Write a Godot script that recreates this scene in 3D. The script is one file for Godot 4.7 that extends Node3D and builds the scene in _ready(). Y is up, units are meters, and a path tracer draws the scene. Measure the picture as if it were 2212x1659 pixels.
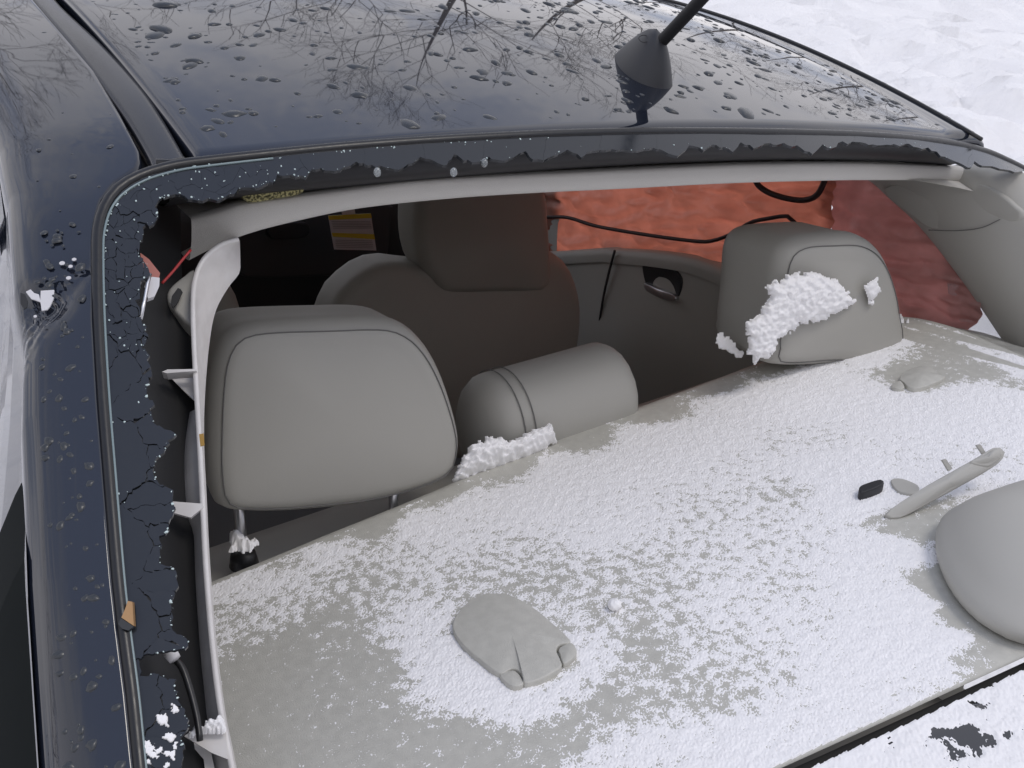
extends Node3D
# Positions are written as pixels of a 2212 x 1659 view of the photograph and are carried
# along the camera's ray onto the surface (roof, glass, shelf, door ...) the point lies on.

const CAM := Vector3(-0.78, 1.56, 0.92)
const FOCAL := 2300.0
var bx := Vector3.RIGHT
var by := Vector3.UP
var bz := Vector3.FORWARD
var rng := RandomNumberGenerator.new()
var M := {}
var car: Node3D
var used := {}

# ------------------------------------------------------------------ helpers
func ray(x: float, y: float) -> Vector3:
	return bx * ((x - 1106.0) / FOCAL) - by * ((y - 829.5) / FOCAL) + bz

func hit(x: float, y: float, f: Callable, t0 := 0.3, t1 := 4.2) -> Vector3:
	var d := ray(x, y)
	var a: float = f.call(CAM + d * t0)
	var n := 130
	for i in n:
		var t := t0 + (t1 - t0) * (i + 1) / n
		var b: float = f.call(CAM + d * t)
		if a * b <= 0.0:
			var lo := t - (t1 - t0) / n
			var hi := t
			for k in 14:
				var m := (lo + hi) * 0.5
				if f.call(CAM + d * m) * a <= 0.0: hi = m
				else: lo = m
			return CAM + d * lo
		a = b
	return CAM + d * 1.5

func pts(l: Array, f: Callable) -> PackedVector3Array:
	var o := PackedVector3Array()
	for q in l: o.append(hit(q[0], q[1], f))
	return o

func roof_y(x: float, s: float) -> float:
	return 1.3478 + 0.2902 * s - 0.1316 * s * s - 0.1308 * x * x - 0.0574 * x
func edge_s(x: float) -> float: return 0.141 * x * x
func f_roof(p: Vector3) -> float: return p.y - roof_y(p.x, -p.z)
func glass_z(x: float, y: float, off := 0.0) -> float:
	return (1.3478 - 0.0574 * x - 0.09 * x * x - y - off) * 1.45 - 0.141 * x * x + 0.012
func f_glass(p: Vector3, off := 0.0) -> float: return p.z - glass_z(p.x, p.y, off)
func on_glass(off := 0.0) -> Callable: return f_glass.bind(off)
func glass_n(p: Vector3) -> Vector3:
	return Vector3((0.0574 + 0.18 * p.x) * 1.45 + 0.282 * p.x, 1.45, 1.0).normalized()
func shelf_y(x: float, z: float) -> float: return 0.955 + 0.06 * x + 0.07 * (z - 0.2)
func f_shelf(p: Vector3, up := 0.0) -> float: return p.y - shelf_y(p.x, p.z) - up
func f_z(p: Vector3, z: float) -> float: return p.z - z
func f_x(p: Vector3, x: float) -> float: return p.x - x
func f_header(p: Vector3, d := 0.0) -> float: return p.z + 0.02 + d + 0.141 * p.x * p.x

func numbered(called: String) -> String:
	if not used.has(called):
		used[called] = 0
		return called
	used[called] += 1
	return "%s_%03d" % [called, used[called]]

func obj(called: String, mesh: Mesh, mat: Material, parent: Node = self) -> MeshInstance3D:
	var o := MeshInstance3D.new()
	o.name = numbered(called) if parent == self else called
	o.mesh = mesh
	o.material_override = mat
	parent.add_child(o, true)
	return o

func tag(o: Node, label: String, category: String, group := "", kind := "") -> Node:
	o.set_meta("label", label)
	o.set_meta("category", category)
	if group: o.set_meta("group", group)
	if kind: o.set_meta("kind", kind)
	return o

func group_node(called: String, parent: Node = self) -> Node3D:
	var o := Node3D.new()
	o.name = numbered(called) if parent == self else called
	parent.add_child(o, true)
	return o

func part_label(o: Node, label: String) -> Node:
	o.set_meta("label", label)
	return o

func mat(c: Color, rough := 0.6, met := 0.0, spec := 0.5) -> StandardMaterial3D:
	var m := StandardMaterial3D.new()
	m.albedo_color = Color(c.r, c.g, c.b).linear_to_srgb()
	m.roughness = rough
	m.metallic = met
	m.metallic_specular = spec
	m.cull_mode = BaseMaterial3D.CULL_DISABLED
	return m

func noise_tex(freq: float, size: int, a: Color, b: Color, sd: int, oct := 4, contrast := 1.0) -> ImageTexture:
	var n := FastNoiseLite.new()
	n.seed = sd
	n.frequency = freq
	n.fractal_octaves = oct
	var g := n.get_seamless_image(size, size)
	var im := Image.create(size, size, true, Image.FORMAT_RGB8)
	for y in size:
		for x in size:
			var t := clampf((g.get_pixel(x, y).r - 0.5) * contrast + 0.5, 0.0, 1.0)
			im.set_pixel(x, y, a.lerp(b, t).linear_to_srgb())
	im.generate_mipmaps()
	return ImageTexture.create_from_image(im)

func grey_tex(freq: float, size: int, lo: float, hi: float, sd: int, oct := 4, contrast := 1.0) -> ImageTexture:
	var n := FastNoiseLite.new()
	n.seed = sd
	n.frequency = freq
	n.fractal_octaves = oct
	var g := n.get_seamless_image(size, size)
	var im := Image.create(size, size, true, Image.FORMAT_RGB8)
	for y in size:
		for x in size:
			var t := lerpf(lo, hi, clampf((g.get_pixel(x, y).r - 0.5) * contrast + 0.5, 0.0, 1.0))
			im.set_pixel(x, y, Color(t, t, t))
	im.generate_mipmaps()
	return ImageTexture.create_from_image(im)

func bump_tex(freq: float, size: int, strength: float, sd: int, oct := 3) -> ImageTexture:
	var n := FastNoiseLite.new()
	n.seed = sd
	n.frequency = freq
	n.fractal_octaves = oct
	var im := n.get_seamless_image(size, size)
	im.convert(Image.FORMAT_RGBA8)
	im.bump_map_to_normal_map(strength)
	return ImageTexture.create_from_image(im)

func triplanar(m: StandardMaterial3D, scale: float) -> void:
	m.uv1_triplanar = true
	m.uv1_world_triplanar = true
	m.uv1_scale = Vector3.ONE * scale

# a grid of points as one smooth sheet
func sheet(rows: Array, closed := false) -> ArrayMesh:
	var st := SurfaceTool.new()
	st.begin(Mesh.PRIMITIVE_TRIANGLES)
	sheet_into(st, rows, 0, closed)
	st.generate_normals()
	return st.commit()

func sheet_into(st: SurfaceTool, rows: Array, base: int, closed := false) -> int:
	var w: int = rows[0].size()
	st.set_smooth_group(0)
	for r in rows.size():
		for c in w:
			st.set_uv(Vector2(float(c) / (w - 1), float(r) / maxf(rows.size() - 1, 1)))
			st.add_vertex(rows[r][c])
	var wc := w if closed else w - 1
	for r in rows.size() - 1:
		for c in wc:
			var a := base + r * w + c
			var b := base + r * w + (c + 1) % w
			st.add_index(a); st.add_index(a + w); st.add_index(b)
			st.add_index(b); st.add_index(a + w); st.add_index(b + w)
	return base + rows.size() * w

func spline(p: PackedVector3Array, n: int, closed := false) -> PackedVector3Array:
	var k := p.size()
	var segs := k if closed else k - 1
	var dense := PackedVector3Array()
	for i in segs:
		var a := p[posmod(i - 1, k)] if closed else p[maxi(i - 1, 0)]
		var b := p[i]
		var c := p[(i + 1) % k]
		var d := p[(i + 2) % k] if closed else p[mini(i + 2, k - 1)]
		for j in 12:
			dense.append(b.cubic_interpolate(c, a, d, j / 12.0))
	dense.append(p[0] if closed else p[k - 1])
	var cum := [0.0]
	for i in range(1, dense.size()): cum.append(cum[-1] + dense[i].distance_to(dense[i - 1]))
	var out := PackedVector3Array()
	var at := 0
	var m := n if closed else n - 1
	for i in n:
		var want: float = cum[-1] * i / m
		while at < dense.size() - 2 and cum[at + 1] < want: at += 1
		var span: float = maxf(cum[at + 1] - cum[at], 1e-7)
		out.append(dense[at].lerp(dense[at + 1], clampf((want - cum[at]) / span, 0, 1)))
	return out

func tube_into(st: SurfaceTool, p: PackedVector3Array, r0: float, r1: float, sides: int, base: int, caps := true) -> int:
	var rows := []
	var up := Vector3.UP
	var n := p.size()
	for i in n:
		var t := (p[mini(i + 1, n - 1)] - p[maxi(i - 1, 0)]).normalized()
		if absf(t.dot(up)) > 0.95: up = Vector3.RIGHT if absf(t.x) < 0.8 else Vector3.BACK
		var a := t.cross(up).normalized()
		var b := a.cross(t).normalized()
		up = b
		var r := lerpf(r0, r1, float(i) / maxf(n - 1, 1))
		var ring := PackedVector3Array()
		var cap := caps and (i == 0 or i == n - 1)
		if cap and i == 0: rows.append(filled(p[i], sides))
		for k in sides:
			var an := TAU * k / sides
			ring.append(p[i] + (a * cos(an) + b * sin(an)) * r)
		rows.append(ring)
		if cap and i == n - 1: rows.append(filled(p[i], sides))
	return sheet_into(st, rows, base, true)

func filled(p: Vector3, n: int) -> PackedVector3Array:
	var o := PackedVector3Array()
	for i in n: o.append(p)
	return o

func tube(p: PackedVector3Array, r0: float, r1: float, sides := 8) -> ArrayMesh:
	var st := SurfaceTool.new()
	st.begin(Mesh.PRIMITIVE_TRIANGLES)
	tube_into(st, p, r0, r1, sides, 0)
	st.generate_normals()
	return st.commit()

# a padded block: traced outline of the near face, extruded along dir with rounded edges
func pillow(outline: PackedVector3Array, dir: Vector3, depth: float, rr: float, bulge: float, taper := 0.0) -> ArrayMesh:
	var c := Vector3.ZERO
	for p in outline: c += p
	c /= outline.size()
	var rows := []
	for f in [0.0, 0.2, 0.4, 0.6, 0.8, 0.93]:
		rows.append(ring_of(outline, c, dir, rr, -bulge * (1.0 - f * f), f, 0.0))
	for k in 7:
		var a := PI * 0.5 * k / 6.0
		rows.append(ring_of(outline, c, dir, rr * (1.0 - sin(a)), rr * (1.0 - cos(a)), 1.0, 0.0))
	for k in 4:
		var d := lerpf(rr, depth - rr, (k + 1) / 4.0)
		rows.append(ring_of(outline, c, dir, 0.0, d, 1.0, taper * d))
	for k in range(1, 7):
		var a := PI * 0.5 * k / 6.0
		rows.append(ring_of(outline, c, dir, rr * (1.0 - cos(a)), depth - rr + rr * sin(a), 1.0, taper * depth))
	for f in [0.85, 0.6, 0.3, 0.0]:
		rows.append(ring_of(outline, c, dir, rr, depth + bulge * 0.6 * (1.0 - f * f), f, taper * depth))
	return sheet(rows, true)

func ring_of(outline: PackedVector3Array, c: Vector3, dir: Vector3, inset: float, off: float, scale: float, shrink: float) -> PackedVector3Array:
	var o := PackedVector3Array()
	for p in outline:
		var d := c - p
		d -= dir * d.dot(dir)
		var q := p + d.normalized() * minf(inset + shrink, d.length() * 0.95)
		o.append(c.lerp(q, scale) + dir * off)
	return o

# a flat piece with thickness from 3D outline (triangulated in 2D q)
func slab(q: PackedVector2Array, p: PackedVector3Array, nrm: Array, th: float) -> ArrayMesh:
	var tri := Geometry2D.triangulate_polygon(q)
	var st := SurfaceTool.new()
	st.begin(Mesh.PRIMITIVE_TRIANGLES)
	var n := p.size()
	for side in 2:
		for i in n:
			st.set_normal(nrm[i] if side == 0 else -nrm[i])
			st.add_vertex(p[i] if side == 0 else p[i] - nrm[i] * th)
	for k in range(0, tri.size(), 3):
		st.add_index(tri[k]); st.add_index(tri[k + 1]); st.add_index(tri[k + 2])
		st.add_index(n + tri[k]); st.add_index(n + tri[k + 2]); st.add_index(n + tri[k + 1])
	var at := 2 * n
	for i in n:
		var j := (i + 1) % n
		var fn := (p[j] - p[i]).cross(nrm[i]).normalized()
		for v in [p[i], p[j], p[j] - nrm[j] * th, p[i] - nrm[i] * th]:
			st.set_normal(fn)
			st.add_vertex(v)
		st.add_index(at); st.add_index(at + 1); st.add_index(at + 2)
		st.add_index(at); st.add_index(at + 2); st.add_index(at + 3)
		at += 4
	return st.commit()

func slab_px(l: Array, f: Callable, nrm: Vector3, th: float) -> ArrayMesh:
	var q := PackedVector2Array()
	var ns := []
	for a in l:
		q.append(Vector2(a[0], a[1]))
		ns.append(nrm)
	return slab(q, pts(l, f), ns, th)

func at_path(l: Array, x: float) -> float:
	for i in l.size() - 1:
		if x <= l[i + 1][0]:
			return lerpf(l[i][1], l[i + 1][1], clampf((x - l[i][0]) / (l[i + 1][0] - l[i][0]), 0, 1))
	return l[-1][1]

func dome_into(st: SurfaceTool, c: Vector3, u: Vector3, v: Vector3, n: Vector3, rad: float, h: float, base: int, sides := 9, wob := 0.3) -> int:
	var rows := []
	var w := []
	for k in sides: w.append(1.0 + rng.randf_range(-wob, wob))
	for j in 4:
		var a := PI * 0.5 * j / 3.0
		var ring := PackedVector3Array()
		for k in sides:
			var an := TAU * k / sides
			ring.append(c + (u * cos(an) + v * sin(an)) * rad * cos(a) * lerpf(w[k], 1.0, 0.3 * j) + n * h * sin(a))
		rows.append(ring)
	return sheet_into(st, rows, base, true)

# ------------------------------------------------------------------ scene
func _ready() -> void:
	rng.seed = 7
	var yaw := deg_to_rad(33.0)
	var pitch := deg_to_rad(24.0)
	var roll := deg_to_rad(1.5)
	bz = Vector3(sin(yaw) * cos(pitch), -sin(pitch), -cos(yaw) * cos(pitch))
	var r := Vector3(cos(yaw), 0, sin(yaw))
	var u := r.cross(bz)
	bx = r * cos(roll) + u * sin(roll)
	by = u * cos(roll) - r * sin(roll)
	var cam := Camera3D.new()
	cam.name = "camera"
	cam.fov = rad_to_deg(2.0 * atan(829.5 / FOCAL))
	cam.near = 0.05
	cam.far = 2000.0
	add_child(cam)
	cam.transform = Transform3D(Basis(bx, by, -bz), CAM)
	cam.current = true
	build_sky()
	var sun := DirectionalLight3D.new()
	sun.name = "sun"
	sun.light_energy = 0.4
	sun.light_color = Color(1.0, 0.97, 0.93)
	sun.light_angular_distance = 20.0
	sun.shadow_enabled = true
	add_child(sun)
	sun.look_at_from_position(Vector3(1.6, 6.0, 2.6), Vector3.ZERO)
	build_materials()
	build_ground()
	build_trees()
	build_added_house()
	build_body()
	build_glass()
	build_trim()
	build_shelf()
	build_cabin()
	build_sheets()
	build_snow()
	build_drops()

func build_sky() -> void:
	var w := 1024
	var h := 512
	var im := Image.create(w, h, false, Image.FORMAT_RGBF)
	var n := FastNoiseLite.new()
	n.seed = 21
	n.frequency = 1.1
	n.fractal_octaves = 5
	n.domain_warp_enabled = true
	n.domain_warp_amplitude = 0.5
	n.domain_warp_frequency = 1.2
	for y in h:
		var el := (0.5 - (y + 0.5) / h) * PI
		var sy := sin(el)
		for x in w:
			var az := TAU * (x + 0.5) / w
			var d := Vector3(sin(az) * cos(el), sy, cos(az) * cos(el))
			var t := clampf(sy, 0, 1)
			var blue := Color(0.95, 1.02, 1.2).lerp(Color(0.54, 0.65, 0.98), pow(t, 0.6))
			var cl := Color(1.75, 1.70, 1.74).lerp(Color(1.0, 1.02, 1.12), smoothstep(0.25, 0.95, t))
			# cloud deck at a height: sample on a plane so clouds shrink towards the horizon
			var q := d / (maxf(sy, 0.0) + 0.25)
			var k := n.get_noise_3d(q.x, q.z, 3.0)
			var m := smoothstep(-0.32, 0.25, k + 0.10 - 0.30 * smoothstep(0.6, 1.0, t))
			var c := blue.lerp(cl, m * 0.8 + 0.08)
			if sy < 0: c = Color(0.8, 0.8, 0.84)
			im.set_pixel(x, y, c)
	var pm := PanoramaSkyMaterial.new()
	pm.panorama = ImageTexture.create_from_image(im)
	pm.filter = true
	var sky := Sky.new()
	sky.sky_material = pm
	var env := Environment.new()
	env.background_mode = Environment.BG_SKY
	env.sky = sky
	env.tonemap_mode = Environment.TONE_MAPPER_LINEAR
	env.tonemap_exposure = 0.74
	env.sdfgi_enabled = true
	env.ssao_enabled = true
	env.ssil_enabled = true
	var we := WorldEnvironment.new()
	we.name = "world_environment"
	we.environment = env
	add_child(we)

func build_materials() -> void:
	M.paint = mat(Color(0.012, 0.015, 0.024), 0.04, 0.0, 0.66)
	M.paint.roughness_texture = grey_tex(0.03, 256, 0.5, 1.0, 5)
	M.paint.roughness = 0.035
	triplanar(M.paint, 2.0)
	M.rubber = mat(Color(0.012, 0.012, 0.013), 0.45)
	M.rubber.roughness_texture = grey_tex(0.05, 128, 0.5, 1.0, 6)
	triplanar(M.rubber, 20.0)
	M.glass = mat(Color(0.026, 0.029, 0.034), 0.10, 0.0, 0.5)
	M.glass.roughness_texture = grey_tex(0.06, 256, 0.4, 1.0, 9)
	M.glass.roughness = 0.22
	triplanar(M.glass, 9.0)
	M.crumb = mat(Color(0.55, 0.66, 0.65), 0.08, 0.0, 0.7)
	M.plastic = mat(Color(0.43, 0.42, 0.385), 0.55)
	M.plastic.normal_enabled = true
	M.plastic.normal_texture = bump_tex(0.09, 256, 3.0, 12)
	M.plastic.normal_scale = 0.25
	triplanar(M.plastic, 26.0)
	M.trim_light = mat(Color(0.72, 0.70, 0.68), 0.5)
	M.trim_light.albedo_texture = noise_tex(0.02, 256, Color(0.86, 0.85, 0.84), Color(1, 1, 1), 31, 4, 1.6)
	triplanar(M.trim_light, 8.0)
	M.header = mat(Color(0.64, 0.62, 0.58), 0.9)
	M.header.albedo_texture = noise_tex(0.25, 256, Color(0.8, 0.8, 0.8), Color(1, 1, 1), 33, 2, 1.5)
	M.header.normal_enabled = true
	M.header.normal_texture = bump_tex(0.3, 256, 4.0, 34)
	M.header.normal_scale = 0.5
	triplanar(M.header, 18.0)
	M.leather = mat(Color(0.40, 0.388, 0.352), 0.55)
	M.leather.albedo_texture = noise_tex(0.25, 256, Color(0.88, 0.88, 0.88), Color(1, 1, 1), 41, 2, 1.5)
	M.leather.normal_enabled = true
	M.leather.normal_texture = bump_tex(0.25, 256, 3.0, 42)
	M.leather.normal_scale = 0.3
	triplanar(M.leather, 22.0)
	M.shelf = mat(Color(0.53, 0.52, 0.47), 0.55)
	M.shelf.albedo_texture = noise_tex(0.02, 256, Color(0.9, 0.9, 0.9), Color(1, 1, 1), 44, 4, 1.6)
	M.shelf.normal_enabled = true
	M.shelf.normal_texture = bump_tex(0.2, 256, 4.0, 45)
	M.shelf.normal_scale = 0.35
	triplanar(M.shelf, 12.0)
	M.thread = mat(Color(0.16, 0.157, 0.15), 0.8)
	M.dark = mat(Color(0.02, 0.02, 0.021), 0.6)
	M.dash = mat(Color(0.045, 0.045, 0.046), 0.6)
	M.carpet = mat(Color(0.16, 0.155, 0.145), 1.0)
	M.black_plastic = mat(Color(0.018, 0.018, 0.02), 0.5)
	M.mast = mat(Color(0.014, 0.014, 0.015), 0.6)
	M.base = mat(Color(0.022, 0.023, 0.027), 0.5)
	M.foam = mat(Color(0.42, 0.38, 0.18), 0.95)
	M.foam.albedo_texture = noise_tex(0.09, 128, Color(0.08, 0.08, 0.07), Color(1, 1, 1), 51, 2, 5.0)
	triplanar(M.foam, 25.0)
	M.snow = mat(Color(0.90, 0.89, 0.89), 0.9, 0.0, 0.2)
	M.snow.normal_enabled = true
	M.snow.normal_texture = bump_tex(0.25, 256, 6.0, 61, 3)
	M.snow.normal_scale = 0.12
	triplanar(M.snow, 14.0)
	M.ground = mat(Color(0.88, 0.87, 0.87), 0.9, 0.0, 0.2)
	M.ground.normal_enabled = true
	M.ground.normal_texture = bump_tex(0.06, 256, 5.0, 62, 4)
	M.ground.normal_scale = 0.5
	triplanar(M.ground, 0.7)
	M.bark = mat(Color(0.11, 0.095, 0.08), 0.95)
	M.drop = mat(Color(0.035, 0.039, 0.044), 0.12)
	M.drop.roughness_texture = grey_tex(0.2, 128, 0.2, 1.0, 71, 2, 2.0)
	M.drop.roughness = 0.5
	triplanar(M.drop, 60.0)
	M.red = mat(Color(0.70, 0.38, 0.30), 0.4)
	M.red.backlight_enabled = true
	M.red.backlight = Color(0.95, 0.54, 0.43).linear_to_srgb()
	M.red.albedo_texture = noise_tex(0.012, 256, Color(0.72, 0.70, 0.68), Color(1, 1, 1), 81, 4, 1.8)
	triplanar(M.red, 3.0)
	M.pink = M.red.duplicate()
	M.pink.albedo_color = Color(0.50, 0.30, 0.28).linear_to_srgb()
	M.pink.backlight = Color(0.62, 0.36, 0.34).linear_to_srgb()
	M.metal = mat(Color(0.62, 0.62, 0.64), 0.35, 1.0)
	M.white = mat(Color(0.62, 0.61, 0.62), 0.6)
	M.yellow = mat(Color(0.62, 0.5, 0.03), 0.6)
	M.wire = mat(Color(0.35, 0.02, 0.02), 0.5)
	M.torn_red = mat(Color(0.38, 0.14, 0.11), 0.6)
	M.rust = mat(Color(0.4, 0.24, 0.06), 0.8)
	M.amber = mat(Color(0.42, 0.25, 0.12), 0.12, 0.4)

func build_ground() -> void:
	var n := FastNoiseLite.new()
	n.seed = 4
	n.frequency = 0.8
	n.fractal_octaves = 4
	var big := FastNoiseLite.new()
	big.seed = 8
	big.frequency = 0.12
	var rows := []
	var radius := 0.6
	var c := Vector3(0, 0, -0.4)
	while radius < 900.0:
		var ring := PackedVector3Array()
		for k in 360:
			var an := TAU * k / 360
			var p := c + Vector3(cos(an), 0, sin(an)) * radius
			var fade := clampf(60.0 / (radius + 1.0), 0, 1)
			var a := absf(n.get_noise_2d(p.x, p.z))
			p.y = (0.60 * (0.5 - a) + 0.4 * big.get_noise_2d(p.x, p.z)) * fade * smoothstep(1.5, 4.0, radius)
			ring.append(p)
		rows.append(ring)
		radius *= 1.018 if radius < 30.0 else 1.12
	var g := obj("ground", sheet(rows, true), M.ground)
	g.set_meta("kind", "structure")
	tag(g, "lumpy trodden snow covering the ground beside the car", "snow ground")
	g.set_meta("kind", "structure")

# ------------------------------------------------------------------ bare trees mirrored in the paint
var tree_base := 0
var twig_level := 7
func limb(st: SurfaceTool, p: Vector3, d: Vector3, length: float, rad: float, level: int) -> void:
	var path := PackedVector3Array([p])
	var q := p
	var dir := d
	var seg := 5 if level < 2 else 3
	for i in seg:
		dir = (dir + Vector3(rng.randf_range(-1, 1), rng.randf_range(-0.5, 0.8), rng.randf_range(-1, 1)) * 0.16).normalized()
		q += dir * length / seg
		path.append(q)
	tree_base = tube_into(st, path, rad, maxf(rad * 0.6, 0.004), 6 if level < 2 else 4, tree_base, false)
	if level >= twig_level: return
	var kids := 4 if level < 2 else 3
	for k in kids:
		var f := lerpf(0.35, 1.0, (k + 1.0) / kids)
		var at := path[clampi(int(round(f * seg)), 1, seg)]
		var side := dir.cross(Vector3(rng.randf_range(-1, 1), rng.randf_range(-1, 1), rng.randf_range(-1, 1))).normalized()
		var nd := (dir * rng.randf_range(0.7, 1.1) + side * rng.randf_range(0.5, 0.95) + Vector3.UP * 0.12).normalized()
		limb(st, at, nd, length * rng.randf_range(0.6, 0.8), maxf(rad * lerpf(0.66, 0.5, 1.0 - f), 0.0034), level + 1)

func bare_tree(where: Vector3, height: float, trunk_share: float, label: String) -> void:
	var t := group_node("bare_tree")
	t.position = where
	tag(t, label, "tree", "leafless trees mirrored in the paint")
	var st := SurfaceTool.new()
	st.begin(Mesh.PRIMITIVE_TRIANGLES)
	var top := height * trunk_share
	var path := PackedVector3Array()
	var p := Vector3.ZERO
	for i in 9:
		path.append(p + Vector3(rng.randf_range(-1, 1), 0, rng.randf_range(-1, 1)) * 0.0035 * height)
		p.y += height * 0.92 / 8
	path[0].y = -0.4
	tube_into(st, path, height * 0.013, height * 0.0018, 9, 0)
	st.generate_normals()
	obj("trunk", st.commit(), M.bark, t)
	var cr := SurfaceTool.new()
	cr.begin(Mesh.PRIMITIVE_TRIANGLES)
	tree_base = 0
	var n := 10 if height * 1.5 > where.length() * 0.7 else 8
	twig_level = 7 if where.length() < 15.0 else 6
	for k in n:
		var f := lerpf(trunk_share, 0.96, float(k) / (n - 1))
		var i := clampi(int(f / 0.92 * 8.0), 0, 7)
		var at := path[i].lerp(path[i + 1], clampf(f / 0.92 * 8.0 - i, 0, 1))
		var an := rng.randf() * TAU
		var d := Vector3(cos(an), rng.randf_range(0.55, 1.1), sin(an)).normalized()
		limb(cr, at, d, height * lerpf(0.26, 0.10, (f - trunk_share) / (1.0 - trunk_share)), height * 0.0030 * (1.3 - f), 2)
	cr.generate_normals()
	obj("crown", cr.commit(), M.bark, t)

func polar(az: float, dist: float) -> Vector3:
	var a := deg_to_rad(az)
	return Vector3(sin(a), 0, -cos(a)) * dist

func build_trees() -> void:
	bare_tree(polar(32.0, 17.5), 12.6, 0.36, "tall leafless tree with a straight trunk, mirrored in the middle of the roof")
	bare_tree(polar(38.5, 26.0), 13.5, 0.3, "leafless tree beyond the tallest one, mirrored beside it in the roof")
	bare_tree(polar(20.0, 34.0), 17.0, 0.3, "leafless tree mirrored near the roof moulding")
	bare_tree(polar(-7.0, 13.5), 12.0, 0.25, "spreading leafless tree on the dented side, mirrored in the side panel")
	bare_tree(polar(-70.0, 22.0), 13.0, 0.25, "leafless tree standing abreast of the dented side")
	for k in 7:
		bare_tree(polar(41.0 + k * 4.2 + rng.randf_range(-1, 1), 55.0 + rng.randf_range(-8, 8)), 13.0 + rng.randf_range(-2, 2), 0.25, "leafless tree in the row far across the snow")

# ------------------------------------------------------------------ unseen house added behind the camera to cut low sky light
func box_mesh(a: Vector3, b: Vector3) -> ArrayMesh:
	var st := SurfaceTool.new()
	var m := BoxMesh.new()
	m.size = (b - a).abs()
	st.append_from(m, 0, Transform3D(Basis(), (a + b) * 0.5))
	return st.commit()

func build_added_house() -> void:
	var h := group_node("added_house")
	h.position = Vector3(0.5, 0, 12.5)
	tag(h, "unseen brown clapboard building added behind the car to block low sky light", "added_house")
	var wall := mat(Color(0.16, 0.13, 0.10), 0.8)
	obj("wall", box_mesh(Vector3(-12, -0.3, 0.03), Vector3(12, 2.9, 6)), wall, h)
	for k in 26:
		var o := obj("clapboard", box_mesh(Vector3(-12.02, k * 0.2, 0.0), Vector3(12.02, k * 0.2 + 0.19, 0.028)), wall, h)
		o.rotation.x = 0.0
	var rf := obj("roof", sheet([PackedVector3Array([Vector3(-12.5, 2.8, -0.5), Vector3(12.5, 2.8, -0.5)]), PackedVector3Array([Vector3(-12.5, 4.8, 3), Vector3(12.5, 4.8, 3)]), PackedVector3Array([Vector3(-12.5, 2.8, 6.5), Vector3(12.5, 2.8, 6.5)])]), M.ground, h)
	for x in [-5.5, -2.2, 3.0, 6.0]:
		for y in [1.0]:
			var w := obj("window", box_mesh(Vector3(x - 0.55, y, -0.03), Vector3(x + 0.55, y + 1.3, 0.0)), mat(Color(0.7, 0.7, 0.68), 0.5), h)
			obj("pane", box_mesh(Vector3(x - 0.45, y + 0.1, -0.036), Vector3(x + 0.45, y + 1.2, -0.031)), mat(Color(0.03, 0.035, 0.04), 0.05), w)
	obj("door", box_mesh(Vector3(0.0, 0.05, -0.04), Vector3(1.0, 2.15, -0.001)), mat(Color(0.2, 0.05, 0.04), 0.5), h)

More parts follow.
